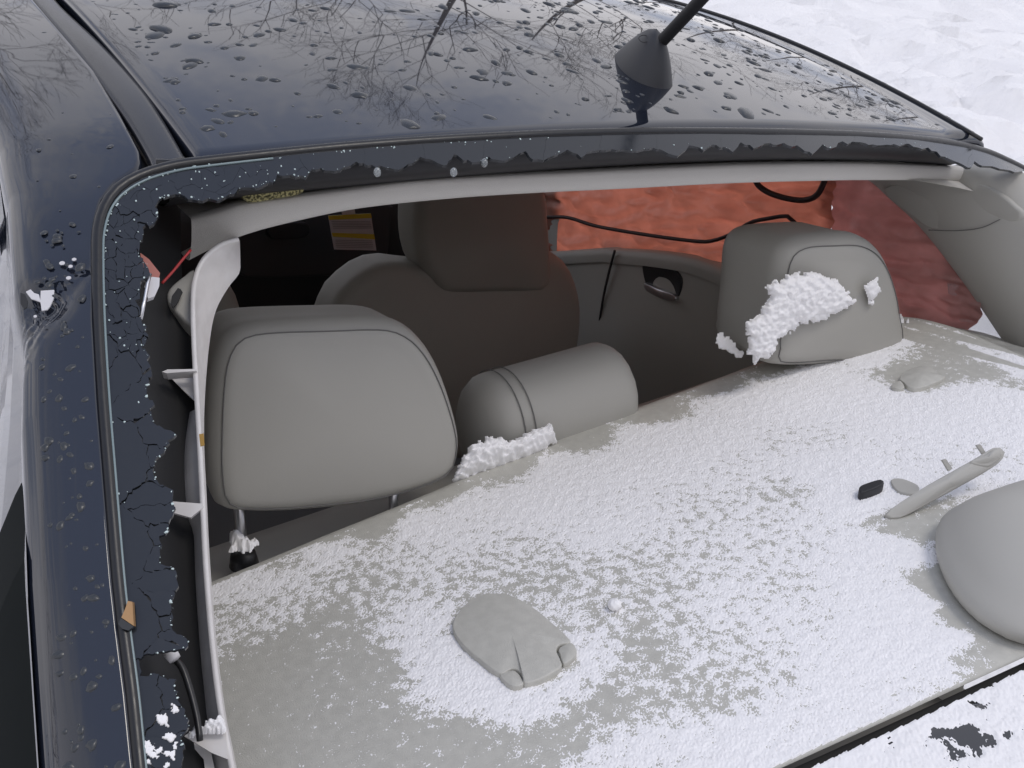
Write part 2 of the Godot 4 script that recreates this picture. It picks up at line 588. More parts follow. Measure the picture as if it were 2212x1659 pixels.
# ------------------------------------------------------------------ car body
func build_body() -> void:
	car = group_node("wrecked_car")
	tag(car, "dark wet saloon car with its rear window smashed out", "car")
	# roof skin
	var lx := func(s: float) -> float: return -0.4985 - 0.012 * s
	var rx := func(s: float) -> float: return 0.5834 + 0.109 * s - 0.05 * s * s
	var lip := [[-0.004, -0.024], [-0.0085, -0.016], [-0.010, -0.011], [-0.0085, -0.006], [-0.004, -0.0018], [0.003, 0.0]]
	var svals := []
	for l in lip: svals.append(l)
	for i in 70: svals.append([0.006 + pow((i + 1) / 70.0, 1.4) * 1.34, 0.0])
	var rows := []
	for sv in svals:
		var row := PackedVector3Array()
		for c in range(-4, 61):
			var t := clampf(c / 56.0, 0.0, 1.0)
			var s0: float = sv[0]
			var s1 := maxf(s0, 0.0)
			var x: float = lerpf(lx.call(s1), rx.call(s1), t)
			var s: float = s0 + edge_s(x) * clampf(1.0 - s0 / 1.2, 0, 1)
			var y: float = roof_y(x, s) + sv[1]
			if c < 0:
				var a: Array = [[-0.003, -0.001], [-0.0055, -0.004], [-0.0065, -0.008], [-0.0065, -0.02]][-c - 1]
				x += a[0]
				y += a[1]
			elif c > 56:
				var a: Array = [[0.02, -0.001], [0.045, -0.003], [0.066, -0.006], [0.08, -0.014]][c - 57]
				x += a[0]
				y += a[1]
			row.append(Vector3(x, y, -s))
		# the right-hand rail turns down to the door frame
		var e := row[row.size() - 1]
		for a in [[0.010, -0.014], [0.016, -0.034], [0.022, -0.07], [0.028, -0.09]]:
			row.append(e + Vector3(a[0], a[1], 0) * lerpf(0.12, 1.0, smoothstep(0.08, 0.35, sv[0])))
		rows.append(row)
	var roof := obj("roof_panel", sheet(rows), M.paint, car)
	# drip strip near the right edge of the roof
	var strip := PackedVector3Array()
	for i in 30:
		var s := 0.02 + i * 0.043
		var x: float = rx.call(s) + 0.042
		strip.append(Vector3(x, roof_y(rx.call(s), s) - 0.0015, -s))
	obj("drip_strip", tube(strip, 0.003, 0.003, 6), M.rubber, car)
	# roof moulding in the left ditch
	var ml := spline(pts([[40, -40], [83, 10], [145, 85], [213, 174], [266, 245], [314, 323], [326, 350]], f_roof), 40)
	var mr := spline(pts([[95, -40], [137, 10], [220, 85], [305, 174], [353, 245], [394, 316], [407, 341]], f_roof), 40)
	# carry both lines forward along the roof
	var far_l := Vector3(-0.548, roof_y(-0.548, 1.2), -1.2)
	var far_r := Vector3(-0.520, roof_y(-0.520, 1.2), -1.2)
	var mrows := []
	for i in range(-12, 40):
		var a := ml[maxi(i, 0)]
		var b := mr[maxi(i, 0)]
		if i < 0:
			a = ml[0].lerp(far_l, -i / 12.0)
			b = mr[0].lerp(far_r, -i / 12.0)
			a.y = roof_y(a.x, -a.z)
			b.y = roof_y(b.x, -b.z)
		var row := PackedVector3Array()
		var w := (b - a)
		row.append(a + w * 0.02 + Vector3(0, -0.016, 0))
		row.append(a + w * 0.02 + Vector3(0, -0.007, 0))
		for k in 7:
			var t := lerpf(0.06, 0.94, k / 6.0)
			row.append(a + w * t + Vector3(0, -0.0045 + 0.0015 * sin(PI * t), 0))
		row.append(a + w * 0.98 + Vector3(0, -0.007, 0))
		row.append(a + w * 0.98 + Vector3(0, -0.016, 0))
		mrows.append(row)
	var mould := obj("roof_moulding", sheet(mrows), mat(Color(0.016, 0.017, 0.021), 0.22), car)
	obj("moulding_end", tube(PackedVector3Array([ml[39] + Vector3(0.004, -0.001, 0.002), mr[39].lerp(ml[39], 0.5) + Vector3(0, -0.002, 0.004), mr[39] + Vector3(-0.004, -0.001, 0.002)]), 0.004, 0.003, 7), M.rubber, mould)
	# black floor of the ditch
	var drows := []
	for i in mrows.size():
		var a: Vector3 = mrows[i][0]
		var b: Vector3 = mrows[i][mrows[i].size() - 1]
		drows.append(PackedVector3Array([a + Vector3(-0.005, -0.008, 0), b + Vector3(0.016, -0.004, 0)]))
	obj("roof_ditch", sheet(drows), M.dark, car)
	build_side(ml)
	# seal round the glass
	var seal := spline(seal_path(), 160)
	var st := SurfaceTool.new()
	st.begin(Mesh.PRIMITIVE_TRIANGLES)
	var srows := []
	for i in seal.size():
		var t := (seal[mini(i + 1, 159)] - seal[maxi(i - 1, 0)]).normalized()
		var n := glass_n(seal[i])
		var o := n.cross(t).normalized()
		var ring := PackedVector3Array()
		for k in 12:
			var an := TAU * k / 12
			ring.append(seal[i] + o * cos(an) * 0.0052 + n * (sin(an) * 0.0045 - 0.0015))
		srows.append(ring)
	sheet_into(st, srows, 0, true)
	st.generate_normals()
	obj("window_seal", st.commit(), M.rubber, car)
	# pinch-weld flange under the top of the glass
	var frows := []
	for i in 60:
		var x := lerpf(-0.53, 0.655, i / 59.0)
		var ye := roof_y(x, edge_s(x))
		var ze := -edge_s(x)
		frows.append(PackedVector3Array([Vector3(x, ye - 0.008, ze + 0.004), Vector3(x, ye - 0.020, ze + 0.012), Vector3(x, ye - 0.032, ze + 0.010), Vector3(x, ye - 0.042, ze - 0.004), Vector3(x, ye - 0.05, ze - 0.022), Vector3(x, ye - 0.055, ze - 0.05)]))
	obj("window_flange", sheet(frows), mat(Color(0.009, 0.0085, 0.011), 0.5), car)
	build_antenna()
	# boot lid
	var bl := pts([[1500, 1745], [1690, 1659], [1960, 1537], [2212, 1421], [2400, 1335], [2700, 1200]], f_shelf.bind(0.004))
	var be := spline(bl, 40)
	var brows := []
	for i in 40:
		var row := PackedVector3Array()
		var p := be[i] + Vector3(0, 0.001, 0.013)
		for a in [[0.002, -0.05], [0.0, -0.012], [0.002, -0.005], [0.006, -0.001], [0.012, 0.0]]:
			row.append(p + Vector3(0, a[1], a[0]))
		for k in 20:
			var d := 0.02 + k * 0.024
			row.append(p + Vector3(0, 0.02 * d - 0.10 * d * d, d))
		brows.append(row)
	obj("boot_lid", sheet(brows), M.paint, car)
	# dark gap in front of the lid
	var grow := []
	for i in 40: grow.append(PackedVector3Array([be[i] + Vector3(0, -0.022, -0.012), be[i] + Vector3(0, -0.026, 0.016)]))
	obj("boot_gutter", sheet(grow), M.dark, car)

func seal_path() -> PackedVector3Array:
	return pts([[2212, 362], [2180, 346], [2130, 325], [2050, 306], [1900, 291], [1700, 284], [1444, 282], [1211, 287], [968, 299], [768, 313], [590, 330], [451, 345], [382, 354], [312, 373], [260, 401], [229, 439], [213, 488], [210, 545], [212, 686], [222, 859], [236, 1033], [243, 1118], [255, 1257], [267, 1361], [285, 1500], [299, 1638], [312, 1760]], on_glass())

func f_shell(p: Vector3, off := 0.0) -> float:
	# outer skin: roof and window surfaces blended into one another
	var a := roof_y(p.x, -p.z)
	var b := glass_y(p.x, p.z) + 0.004
	var k := 0.05
	var h := clampf(0.5 + 0.5 * (b - a) / k, 0, 1)
	return p.y - (lerpf(b, a, h) - k * h * (1.0 - h)) + off

const SIDE_EDGE := [[-120, -10], [-60, 28], [0, 74], [69, 133], [149, 202], [243, 258], [323, 300], [348, 303], [362, 297], [376, 275], [392, 250], [430, 219], [482, 202], [545, 197], [686, 199], [859, 209], [1033, 223], [1118, 230], [1257, 242], [1361, 254], [1500, 272], [1638, 286], [1800, 306]]
const SIDE_CREST := [[-120, -330], [0, -200], [120, -90], [240, -28], [320, 8], [420, 30], [520, 38], [600, 46], [660, 58], [720, 70], [800, 64], [900, 63], [1050, 70], [1250, 78], [1450, 92], [1659, 107], [1800, 118]]

func build_side(_ml: PackedVector3Array) -> void:
	var rows := []
	var low := []
	var dn := FastNoiseLite.new()
	dn.seed = 3
	dn.frequency = 70.0
	dn.fractal_octaves = 3
	var dc := hit(92, 650, f_shell.bind(0.006))
	var da := hit(168, 578, f_shell.bind(0.002))
	var db := hit(20, 765, f_shell.bind(0.02))
	var dh := hit(150, 530, f_shell.bind(0.002))
	var y := -120.0
	var across := 44
	while y < 1790.0:
		var x0 := at_path(SIDE_EDGE, y)
		var x1 := at_path(SIDE_CREST, y)
		var row := PackedVector3Array()
		var e := hit(x0, y, f_shell)
		row.append(e + Vector3(0.001, -0.014, 0))
		row.append(e + Vector3(0.001, -0.006, 0))
		row.append(e + Vector3(0.0, -0.002, 0))
		for k in range(1, across + 1):
			var f := float(k) / across
			row.append(hit(lerpf(x0, x1, f), y, f_shell.bind(0.0004 + 0.0080 * f * f + 0.007 * pow(f, 8.0))))
		var c := row[row.size() - 1]
		for a in [[0.003, -0.003], [0.0055, -0.0075], [0.0075, -0.014], [0.009, -0.022], [0.0105, -0.032], [0.0125, -0.045], [0.0155, -0.062], [0.020, -0.085], [0.027, -0.12], [0.036, -0.16], [0.05, -0.22], [0.07, -0.3], [0.1, -0.42]]:
			row.append(c + Vector3(-a[0], a[1], 0))
		for k in range(3, row.size()):
			var p := row[k]
			var d1 := p.distance_to(dc)
			var line := seg_dist(p, dc, da)
			var line2 := seg_dist(p, dc, db)
			var wv := dn.get_noise_3dv(p)
			var fold := sin(line2 * 900.0 + wv * 3.0)
			var push := -0.0080 * exp(-pow(d1 / 0.022, 2)) - 0.0030 * exp(-pow(line / 0.014, 2)) - 0.0022 * exp(-pow(p.distance_to(dh) / 0.030, 2))
			push += 0.0022 * wv * exp(-pow(line / 0.010, 2)) + 0.0014 * fold * exp(-pow(line2 / 0.013, 2))
			row[k] = p + Vector3(-0.3, 0.85, 0.4) * push
		rows.append(row)
		y += 5.0
	var o := obj("side_panel", sheet(rows), M.paint, car)
	part_label(o, "dented and creased dark side panel with torn metal")
	# lower side: matte near-black sheet below the crest
	for i in rows.size():
		var yy := -120.0 + i * 5.0
		if yy < 930: continue
		var row := PackedVector3Array()
		var open := clampf((yy - 930.0) / 260.0, 0, 1)
		for k in [[0.0035, -0.004], [0.014, -0.02], [0.03, -0.05], [0.06, -0.12], [0.12, -0.3]]:
			row.append(rows[i][across + 2] + Vector3(-k[0] - 0.004, k[1] - 0.030 * (1.0 - open) , 0))
		low.append(row)
	obj("side_dark_sheet", sheet(low), mat(Color(0.010, 0.012, 0.012), 0.85, 0.0, 0.2), car)
	var fl := Vector3(-0.25, 0.8, 0.5).normalized()
	var cs := func(q: Vector3) -> float: return (q - dc).dot(fl) - 0.001
	obj("torn_metal_flap", slab_px([[88, 628], [117, 626], [116, 644], [108, 662], [102, 669], [90, 671], [87, 650]], cs, fl, 0.001), M.white, o)
	obj("torn_metal_flap", slab_px([[56, 630], [66, 625], [74, 633], [84, 636], [88, 652], [78, 648], [68, 645], [62, 638]], cs, Vector3(-0.1, 0.9, 0.4).normalized(), 0.001), M.white, o)
	obj("punched_hole", slab_px([[44, 632], [54, 636], [60, 650], [58, 664], [52, 668], [44, 656]], cs, fl, 0.0008), M.dark, o)
	for q in [[152, 575, 6], [134, 568, 8], [148, 600, 7], [160, 560, 6], [76, 683, 4]]:
		var l := []
		for k in 8:
			var an := TAU * k / 8
			l.append([q[0] + cos(an) * q[2] * 0.75 + sin(an) * 2.5, q[1] + sin(an) * q[2] * 0.45 - cos(an) * 2.0])
		var at := hit(q[0], q[1], f_shell.bind(0.002))
		obj("scraped_fleck", slab_px(l, func(p: Vector3) -> float: return (p - at).dot(fl) - 0.0005, fl, 0.0008), M.white, o)

func seg_dist(p: Vector3, a: Vector3, b: Vector3) -> float:
	return p.distance_to(Geometry3D.get_closest_point_to_segment(p, a, b))

func build_antenna() -> void:
	var a := group_node("antenna", car)
	var foot := hit(1374, 152, f_roof)
	foot.x += 0.004
	var n := Vector3(0.2616 * foot.x + 0.0574, 1, 0.2902 - 0.2632 * 0.15).normalized()
	var fwd := (Vector3(0.1, 0, -1) - n * n.dot(Vector3(0.1, 0, -1))).normalized()
	var rt := fwd.cross(n).normalized()
	# base: pointed teardrop plan, domed
	var plan := []
	for k in 28:
		var t := TAU * k / 28
		var l := cos(t)
		var w := sin(t) * 0.031 * (1.0 - 0.32 * l) * (0.55 + 0.45 * pow(maxf(1.0 - l, 0.0) * 0.5, 0.4))
		plan.append(Vector2(w, l * 0.060))
	var rows := []
	for j in 12:
		var h := j / 11.0
		var sc := pow(maxf(1.0 - h, 0.0), 0.60)
		var ring := PackedVector3Array()
		for q in plan:
			ring.append(foot + rt * q.x * sc + fwd * (q.y * sc + -0.012 * h) + n * (h * 0.060 - 0.004))
		rows.append(ring)
	var base := obj("antenna_base", sheet(rows, true), M.base, a)
	var top := foot + n * 0.040 - fwd * 0.020 + rt * 0.004
	var dir := (n * 0.80 - fwd * 0.60).normalized()
	var mast := obj("antenna_mast", tube(PackedVector3Array([top - dir * 0.016, top + dir * 0.01, top + dir * 0.2, top + dir * 0.42]), 0.0082, 0.0066, 12), M.mast, a)
	obj("collar", tube(PackedVector3Array([top - dir * 0.008, top + dir * 0.002]), 0.0108, 0.0100, 12), M.base, mast)
	# round parting line on the base
	var ring := PackedVector3Array()
	var rc := foot + n * 0.042 - fwd * 0.012 - rt * 0.014
	var cn := (rc - (foot + n * 0.01)).normalized()
	var t1 := cn.cross(fwd).normalized()
	var t2 := cn.cross(t1)
	for k in 17: ring.append(rc + (t1 * cos(TAU * k / 16) + t2 * sin(TAU * k / 16)) * 0.006 + cn * 0.001)
	obj("parting_line", tube(ring, 0.0005, 0.0005, 5), M.dark, base)

# ------------------------------------------------------------------ broken rear glass
const JAG := [[2212, 371], [2160, 366], [2104, 347], [2100, 361], [2052, 344], [2013, 326], [1965, 312], [1923, 314], [1878, 312], [1812, 307], [1795, 323], [1777, 312], [1756, 333], [1722, 314], [1652, 309], [1628, 319], [1600, 307], [1583, 326], [1538, 311], [1520, 326], [1489, 312], [1465, 337], [1444, 332], [1412, 319], [1367, 326], [1322, 321], [1280, 325], [1256, 339], [1225, 323], [1187, 342], [1152, 345], [1135, 326], [1110, 339], [1079, 347], [1055, 337], [1048, 351], [1003, 347], [982, 333], [965, 358], [937, 347], [909, 340], [892, 354], [864, 365], [812, 361], [768, 350], [746, 361], [722, 370], [674, 365], [660, 382], [601, 378], [597, 387], [562, 403], [521, 406], [479, 430], [427, 432], [392, 420], [347, 427], [335, 441], [342, 465], [333, 482], [314, 484], [307, 521], [302, 555], [319, 571], [321, 595], [307, 606], [302, 630], [293, 651], [300, 661], [305, 689], [316, 706], [316, 724], [309, 748], [321, 769], [326, 807], [314, 852], [330, 863], [328, 894], [333, 911], [382, 937], [364, 949], [357, 977], [340, 991], [333, 1005], [337, 1033], [370, 1059], [375, 1081], [377, 1104], [364, 1118], [364, 1149], [347, 1156], [347, 1215], [368, 1222], [382, 1239], [380, 1281], [370, 1295], [375, 1319], [371, 1354], [385, 1368], [410, 1385], [396, 1402], [368, 1406], [309, 1416], [305, 1454], [375, 1461], [382, 1500], [399, 1541], [413, 1566], [392, 1593], [396, 1625], [398, 1760]]
const OUTER := [[312, 1760], [299, 1638], [285, 1500], [267, 1361], [255, 1257], [243, 1118], [236, 1033], [222, 859], [212, 686], [210, 545], [213, 488], [229, 439], [260, 401], [312, 373], [382, 354], [451, 345], [590, 330], [768, 313], [968, 299], [1211, 287], [1444, 282], [1700, 284], [1900, 291], [2050, 306], [2130, 325], [2180, 346], [2212, 362]]

func clip_half(poly: PackedVector2Array, m: Vector2, n: Vector2) -> PackedVector2Array:
	var o := PackedVector2Array()
	for i in poly.size():
		var a := poly[i]
		var b := poly[(i + 1) % poly.size()]
		var da := (a - m).dot(n)
		var db := (b - m).dot(n)
		if da <= 0: o.append(a)
		if da * db < 0: o.append(a.lerp(b, da / (da - db)))
	return o

func build_glass() -> void:
	var g := group_node("rear_glass", car)
	part_label(g, "jagged rim of the shattered rear window")
	var poly := PackedVector2Array()
	for i in JAG.size():
		var a := Vector2(JAG[i][0], JAG[i][1])
		poly.append(a)
		if i < JAG.size() - 1:
			var b := Vector2(JAG[i + 1][0], JAG[i + 1][1])
			var d := (b - a)
			var k := int(d.length() / 9.0)
			for j in range(1, k):
				poly.append(a.lerp(b, float(j) / k) + d.orthogonal().normalized() * rng.randf_range(-2.6, 2.6))
	for q in OUTER: poly.append(Vector2(q[0], q[1]))
	# seeds: small cracked cells round the left corner and edge, long pieces elsewhere
	var seeds := []
	for x in range(330, 2260, 130): seeds.append(Vector2(x + rng.randf_range(-22, 22), 330 + rng.randf_range(-26, 26)))
	for k in 70:
		var y := rng.randf_range(380, 760)
		seeds.append(Vector2(rng.randf_range(215, 330), y))
	for k in 34: seeds.append(Vector2(rng.randf_range(250, 640), rng.randf_range(350, 440)))
	for k in 22:
		var y := 770.0 + k * 43
		if k % 4 == 1: seeds.append(Vector2(264 + (y - 770) * 0.07, y + rng.randf_range(-40, 40)))
		seeds.append(Vector2(345 + (y - 770) * 0.06 + rng.randf_range(-14, 14), y + rng.randf_range(-16, 16)))
	var shards := 0
	var warp := FastNoiseLite.new()
	warp.seed = 15
	warp.frequency = 0.04
	warp.fractal_octaves = 3
	for i in seeds.size():
		var s: Vector2 = seeds[i]
		var cell := PackedVector2Array([s + Vector2(-140, -140), s + Vector2(140, -140), s + Vector2(140, 140), s + Vector2(-140, 140)])
		for j in seeds.size():
			if i == j or s.distance_to(seeds[j]) > 280: continue
			var m: Vector2 = (s + seeds[j]) * 0.5
			cell = clip_half(cell, m, (seeds[j] - s).normalized())
			if cell.size() < 3: break
		if cell.size() < 3: continue
		var gap := 0.12
		if s.x < 420 and s.y > 470: gap = 0.4 if s.x < 300 else 0.9
		for piece in Geometry2D.intersect_polygons(cell, poly):
			if Geometry2D.is_polygon_clockwise(piece) and piece.size() < 3: continue
			for cut in Geometry2D.offset_polygon(piece, -gap):
				if cut.size() < 3: continue
				var area := 0.0
				for k in cut.size(): area += cut[k].cross(cut[(k + 1) % cut.size()])
				if absf(area) < 60.0: continue
				# crack lines wander: one smooth warp for all pieces keeps neighbours matched
				var fine := PackedVector2Array()
				for k in cut.size():
					var qa := cut[k]
					var qb := cut[(k + 1) % cut.size()]
					var steps := maxi(1, int(qa.distance_to(qb) / 6.0))
					for m in steps:
						var q := qa.lerp(qb, float(m) / steps)
						fine.append(q + Vector2(warp.get_noise_2d(q.x, q.y), warp.get_noise_2d(q.x + 500.0, q.y)) * (9.0 if q.x < 420 else 4.0))
				if Geometry2D.triangulate_polygon(fine).size() >= 3: cut = fine
				var p := PackedVector3Array()
				var ns := []
				var loose := 1.0 if (s.x < 420 and s.y > 440) else 0.25
				var tilt := Vector3(rng.randf_range(-1, 1), 0, rng.randf_range(-1, 1)) * 0.022 * loose
				var lift := rng.randf_range(-0.0012, 0.0004) * loose
				var c3 := hit(s.x, s.y, on_glass())
				for q in cut:
					var w := hit(q.x, q.y, on_glass())
					w.y += lift + tilt.dot(w - c3)
					p.append(w)
					ns.append((glass_n(w) - tilt).normalized())
				obj("glass_shard", slab(cut, p, ns, 0.0035), M.glass, g)
				shards += 1
	# glass crumbs along the edges and cracks
	var st := SurfaceTool.new()
	st.begin(Mesh.PRIMITIVE_TRIANGLES)
	var base := 0
	var spots := []
	for i in JAG.size() - 1:
		var a := Vector2(JAG[i][0], JAG[i][1])
		var b := Vector2(JAG[i + 1][0], JAG[i + 1][1])
		var m := int(a.distance_to(b) / (11.0 if a.x < 700 else 40.0)) + (1 if a.x < 700 else rng.randi_range(0, 1))
		for k in m: spots.append([a.lerp(b, rng.randf()) + Vector2(rng.randf_range(-4, 4), rng.randf_range(-4, 2)), 0.0002 + 0.0009 * pow(rng.randf(), 2.5)])
	for k in 30: spots.append([Vector2(rng.randf_range(225, 300), rng.randf_range(430, 1100)), rng.randf_range(0.0003, 0.0009)])
	for k in 30: spots.append([Vector2(rng.randf_range(300, 640), rng.randf_range(358, 410)), rng.randf_range(0.0003, 0.0010)])
	for k in 16: spots.append([Vector2(rng.randf_range(700, 2100), rng.randf_range(296, 320)), rng.randf_range(0.0003, 0.0008)])
	for i in range(8, OUTER.size() - 8):
		var a := Vector2(OUTER[i][0], OUTER[i][1])
		var b := Vector2(OUTER[i + 1][0], OUTER[i + 1][1])
		for k in 7: spots.append([a.lerp(b, rng.randf()) + Vector2(rng.randf_range(13, 18), rng.randf_range(8, 12)), rng.randf_range(0.0004, 0.0009)])
	for s in spots:
		var q: Vector2 = s[0]
		if not Geometry2D.is_point_in_polygon(q, poly): continue
		var p := hit(q.x, q.y, on_glass())
		var n := glass_n(p)
		var t := Vector3(rng.randf_range(-1, 1), 0, rng.randf_range(-1, 1)).cross(n).normalized()
		base = dome_into(st, p, t * rng.randf_range(0.6, 1.7), n.cross(t), n, s[1], s[1] * 1.2, base, 5, 0.4)
	st.generate_normals()
	var cr := obj("glass_crumbs", st.commit(), M.crumb)
	tag(cr, "sparkling glass crumbs along the broken window rim", "glass crumbs", "", "stuff")
	# ground glass edge along the seal, caught light painted in as pale colour
	var rim := spline(pts([[590, 342], [451, 358], [385, 368], [322, 386], [274, 412], [243, 446], [227, 492], [223, 545], [226, 686], [236, 859], [250, 1033], [257, 1118], [269, 1257], [281, 1361], [299, 1500], [313, 1638], [326, 1760]], on_glass(-0.0006)), 120)
	obj("painted_edge_glint", tube(rim, 0.0011, 0.0011, 6), mat(Color(0.20, 0.26, 0.27), 0.25), g)
	# water drops hanging from the broken edge
	var wd := mat(Color(0.5, 0.54, 0.55), 0.02)
	wd.transparency = BaseMaterial3D.TRANSPARENCY_ALPHA
	wd.albedo_color.a = 0.28
	for q in [[815, 372], [980, 372], [1046, 352]]:
		var c := hit(q[0], q[1], on_glass(0.002))
		var dr := []
		for k in 9:
			var a := PI * k / 8.0
			var ring := PackedVector3Array()
			for m in 12: ring.append(c + Vector3(cos(TAU * m / 12) * sin(a) * 0.0036, cos(a) * 0.0046, sin(TAU * m / 12) * sin(a) * 0.0036))
			dr.append(ring)
		tag(obj("water_drop", sheet(dr, true), wd), "clear water drop hanging from the jagged top glass edge", "water drop", "drops hanging from the glass")
	# iridescent shard standing on the seal
	var gf := group_node("glass_fragment")
	tag(gf, "amber tinted glass fragment caught on the window seal", "glass fragment")
	var fs := func(p: Vector3) -> float: return f_glass(p, -0.006)
	var fnn := Vector3(-0.5, 0.7, 0.5).normalized()
	obj("tinted_face", slab_px([[270, 1316], [276, 1298], [286, 1300], [289, 1352], [262, 1334]], fs, fnn, 0.003), M.amber, gf)
	obj("broken_edge", slab_px([[261, 1335], [289, 1353.5], [277, 1362], [264, 1358], [255, 1348]], fs, fnn, 0.003), M.glass, gf)

# ------------------------------------------------------------------ interior trim round the opening
func build_trim() -> void:
	# headliner edge seen through the opening
	var top := [[413, 467], [469, 455], [521, 437], [625, 424], [768, 406], [899, 389], [1072, 378], [1246, 370], [1419, 361], [1652, 352], [1861, 351], [2000, 355], [2086, 361], [2130, 371]]
	var bot := [[410, 566], [470, 535], [521, 514], [590, 493], [725, 462], [829, 446], [1003, 429], [1177, 418], [1350, 410], [1493, 402], [1632, 396], [1791, 392], [1878, 391], [2069, 393], [2121, 410]]
	var a := spline(pts(top, f_header), 90)
	var b := spline(pts(bot, f_header), 90)
	var rows := []
	for i in 90:
		var d := b[i] - a[i]
		var back := Vector3(0, 0, -1)
		var row := PackedVector3Array()
		for k in [[0.05, 0.016], [0.03, 0.012], [0.02, 0.008], [0.03, 0.0045], [0.06, 0.001], [0.10, -0.001], [0.25, -0.0025], [0.5, -0.003], [0.75, -0.002], [0.92, 0.0], [0.98, 0.003], [1.0, 0.008], [1.0, 0.014], [0.97, 0.03]]:
			row.append(a[i] + d * k[0] + back * k[1])
		rows.append(row)
	part_label(obj("headliner_edge", sheet(rows), M.header, car), "pale fabric edge of the roof lining")
	# foam blocks
	var fb := pillow(spline(pts([[533, 408], [600, 400], [654, 384], [656, 416], [600, 430], [534, 438]], f_header.bind(-0.006)), 24, true), Vector3(0, 0, -1), 0.03, 0.003, 0.001)
	obj("foam_block", fb, M.foam, car)
	obj("foam_block", pillow(spline(pts([[2118, 350], [2158, 362], [2164, 384], [2140, 382], [2112, 366]], f_header.bind(-0.004)), 20, true), Vector3(0, 0, -1), 0.03, 0.003, 0.001), M.foam, car)
	# right-hand pillar trim
	var px := func(p: Vector3) -> float: return p.x - 0.735 + 0.16 * (p.y - 1.05) * 1.0
	var cols := []
	var le := spline(pts([[1830, 366], [1878, 392], [1920, 430], [1965, 470], [2010, 520], [2060, 585], [2100, 640], [2140, 700], [2172, 748]], px), 30)
	var re := spline(pts([[2070, 356], [2120, 364], [2160, 384], [2195, 425], [2240, 480], [2290, 560], [2340, 650], [2380, 720], [2420, 800]], px), 30)
	for i in 30:
		var row := PackedVector3Array()
		row.append(le[i] + Vector3(0.05, 0.0, -0.015))
		row.append(le[i] + Vector3(0.010, 0.0, -0.004))
		row.append(le[i] + Vector3(0.002, 0, 0))
		for k in 12:
			var t := lerpf(0.02, 1.0, k / 11.0)
			var q := le[i].lerp(re[i], t)
			q += Vector3(-0.024 * sin(PI * minf(t * 0.9, 1.0)), 0, 0)
			row.append(q)
		row.append(re[i] + Vector3(0.03, 0.012, 0.01))
		cols.append(row)
	obj("pillar_trim", sheet(cols), M.plastic, car)
	var sm := spline(pts([[2006, 497], [2070, 498], [2120, 492], [2160, 474]], func(p: Vector3) -> float: return px.call(p) + 0.026), 20)
	obj("trim_joint", tube(sm, 0.0008, 0.0008, 5), M.thread, car.get_node("pillar_trim"))
	# upper corner piece that turns from the lining to the pillar
	var cu := spline(pts([[2060, 388], [2120, 396], [2165, 420], [2200, 452], [2212, 470], [2160, 488], [2090, 497], [2010, 496], [1960, 462], [1905, 412], [1960, 394]], func(p: Vector3) -> float: return px.call(p) + 0.016), 40, true)
	obj("pillar_cap", pillow(cu, Vector3(1, 0, 0), 0.03, 0.008, 0.006), M.plastic, car)
	# inner body panel behind the glass on the left
	var ir := []
	for i in 40:
		var y := 380.0 + i * 37.0
		var xl := at_path([[380, 275], [450, 222], [560, 205], [860, 220], [1260, 252], [1640, 297], [1900, 330]], y)
		var row := PackedVector3Array()
		for k in 9:
			var f := k / 8.0
			row.append(hit(lerpf(xl + 10, at_path([[380, 395], [600, 398], [640, 428], [900, 434], [1200, 447], [1440, 468], [1640, 500], [1900, 560]], y) - 6, f), y, on_glass(0.012 + 0.11 * pow(f, 0.6))))
		ir.append(row)
	obj("inner_panel", sheet(ir), mat(Color(0.022, 0.022, 0.023), 0.6), car)
	# loose wires, torn red cover and silver strip in the corner
	var bits := obj("torn_cover", slab_px([[303, 546], [322, 560], [346, 590], [342, 606], [318, 596], [305, 565]], on_glass(0.02), Vector3(0.2, 0.8, 0.5).normalized(), 0.003), M.torn_red, car)
	obj("silver_strip", tube(pts([[304, 690], [312, 650], [319, 612], [324, 592]], on_glass(0.004)), 0.0016, 0.0016, 6), M.metal, car)
	obj("white_clip", slab_px([[318, 600], [330, 598], [345, 600], [344, 618], [334, 640], [320, 645], [312, 620]], on_glass(0.016), Vector3(0.2, 0.8, 0.5).normalized(), 0.004), M.white, car)
	obj("red_wire", tube(spline(pts([[350, 612], [372, 588], [395, 560], [412, 540]], on_glass(0.05)), 12), 0.0012, 0.0012, 6), M.wire, car)
	obj("black_hose", tube(spline(pts([[372, 1420], [392, 1440], [410, 1490], [425, 1550], [432, 1600]], on_glass(0.05)), 16), 0.0028, 0.0024, 8), M.rubber, car)
	obj("hose_tip", tube(pts([[364, 1404], [378, 1424]], on_glass(0.035)), 0.0055, 0.0045, 8), M.white, car)
	# the loose pillar trim strip
	var t := group_node("loose_pillar_trim")
	tag(t, "bent light grey trim strip pulled away from the window pillar", "trim strip")
	var off := 0.075
	var ed := [[517, 519], [480, 530], [445, 560], [427, 600], [422, 650], [424, 740], [430, 850], [436, 950], [443, 1080], [449, 1200], [458, 1320], [470, 1440], [484, 1540], [498, 1610], [512, 1680], [524, 1740]]
	var fc := [[518, 520], [519, 560], [517, 590], [494, 620], [466, 672], [452, 745], [443, 852], [441, 952], [447, 1082], [453, 1202], [462, 1322], [474, 1442], [488, 1542], [502, 1612], [516, 1682], [528, 1742]]
	var e1 := spline(pts(ed, on_glass(off)), 80)
	var f1 := spline(pts(fc, on_glass(off + 0.05)), 80)
	var rr := []
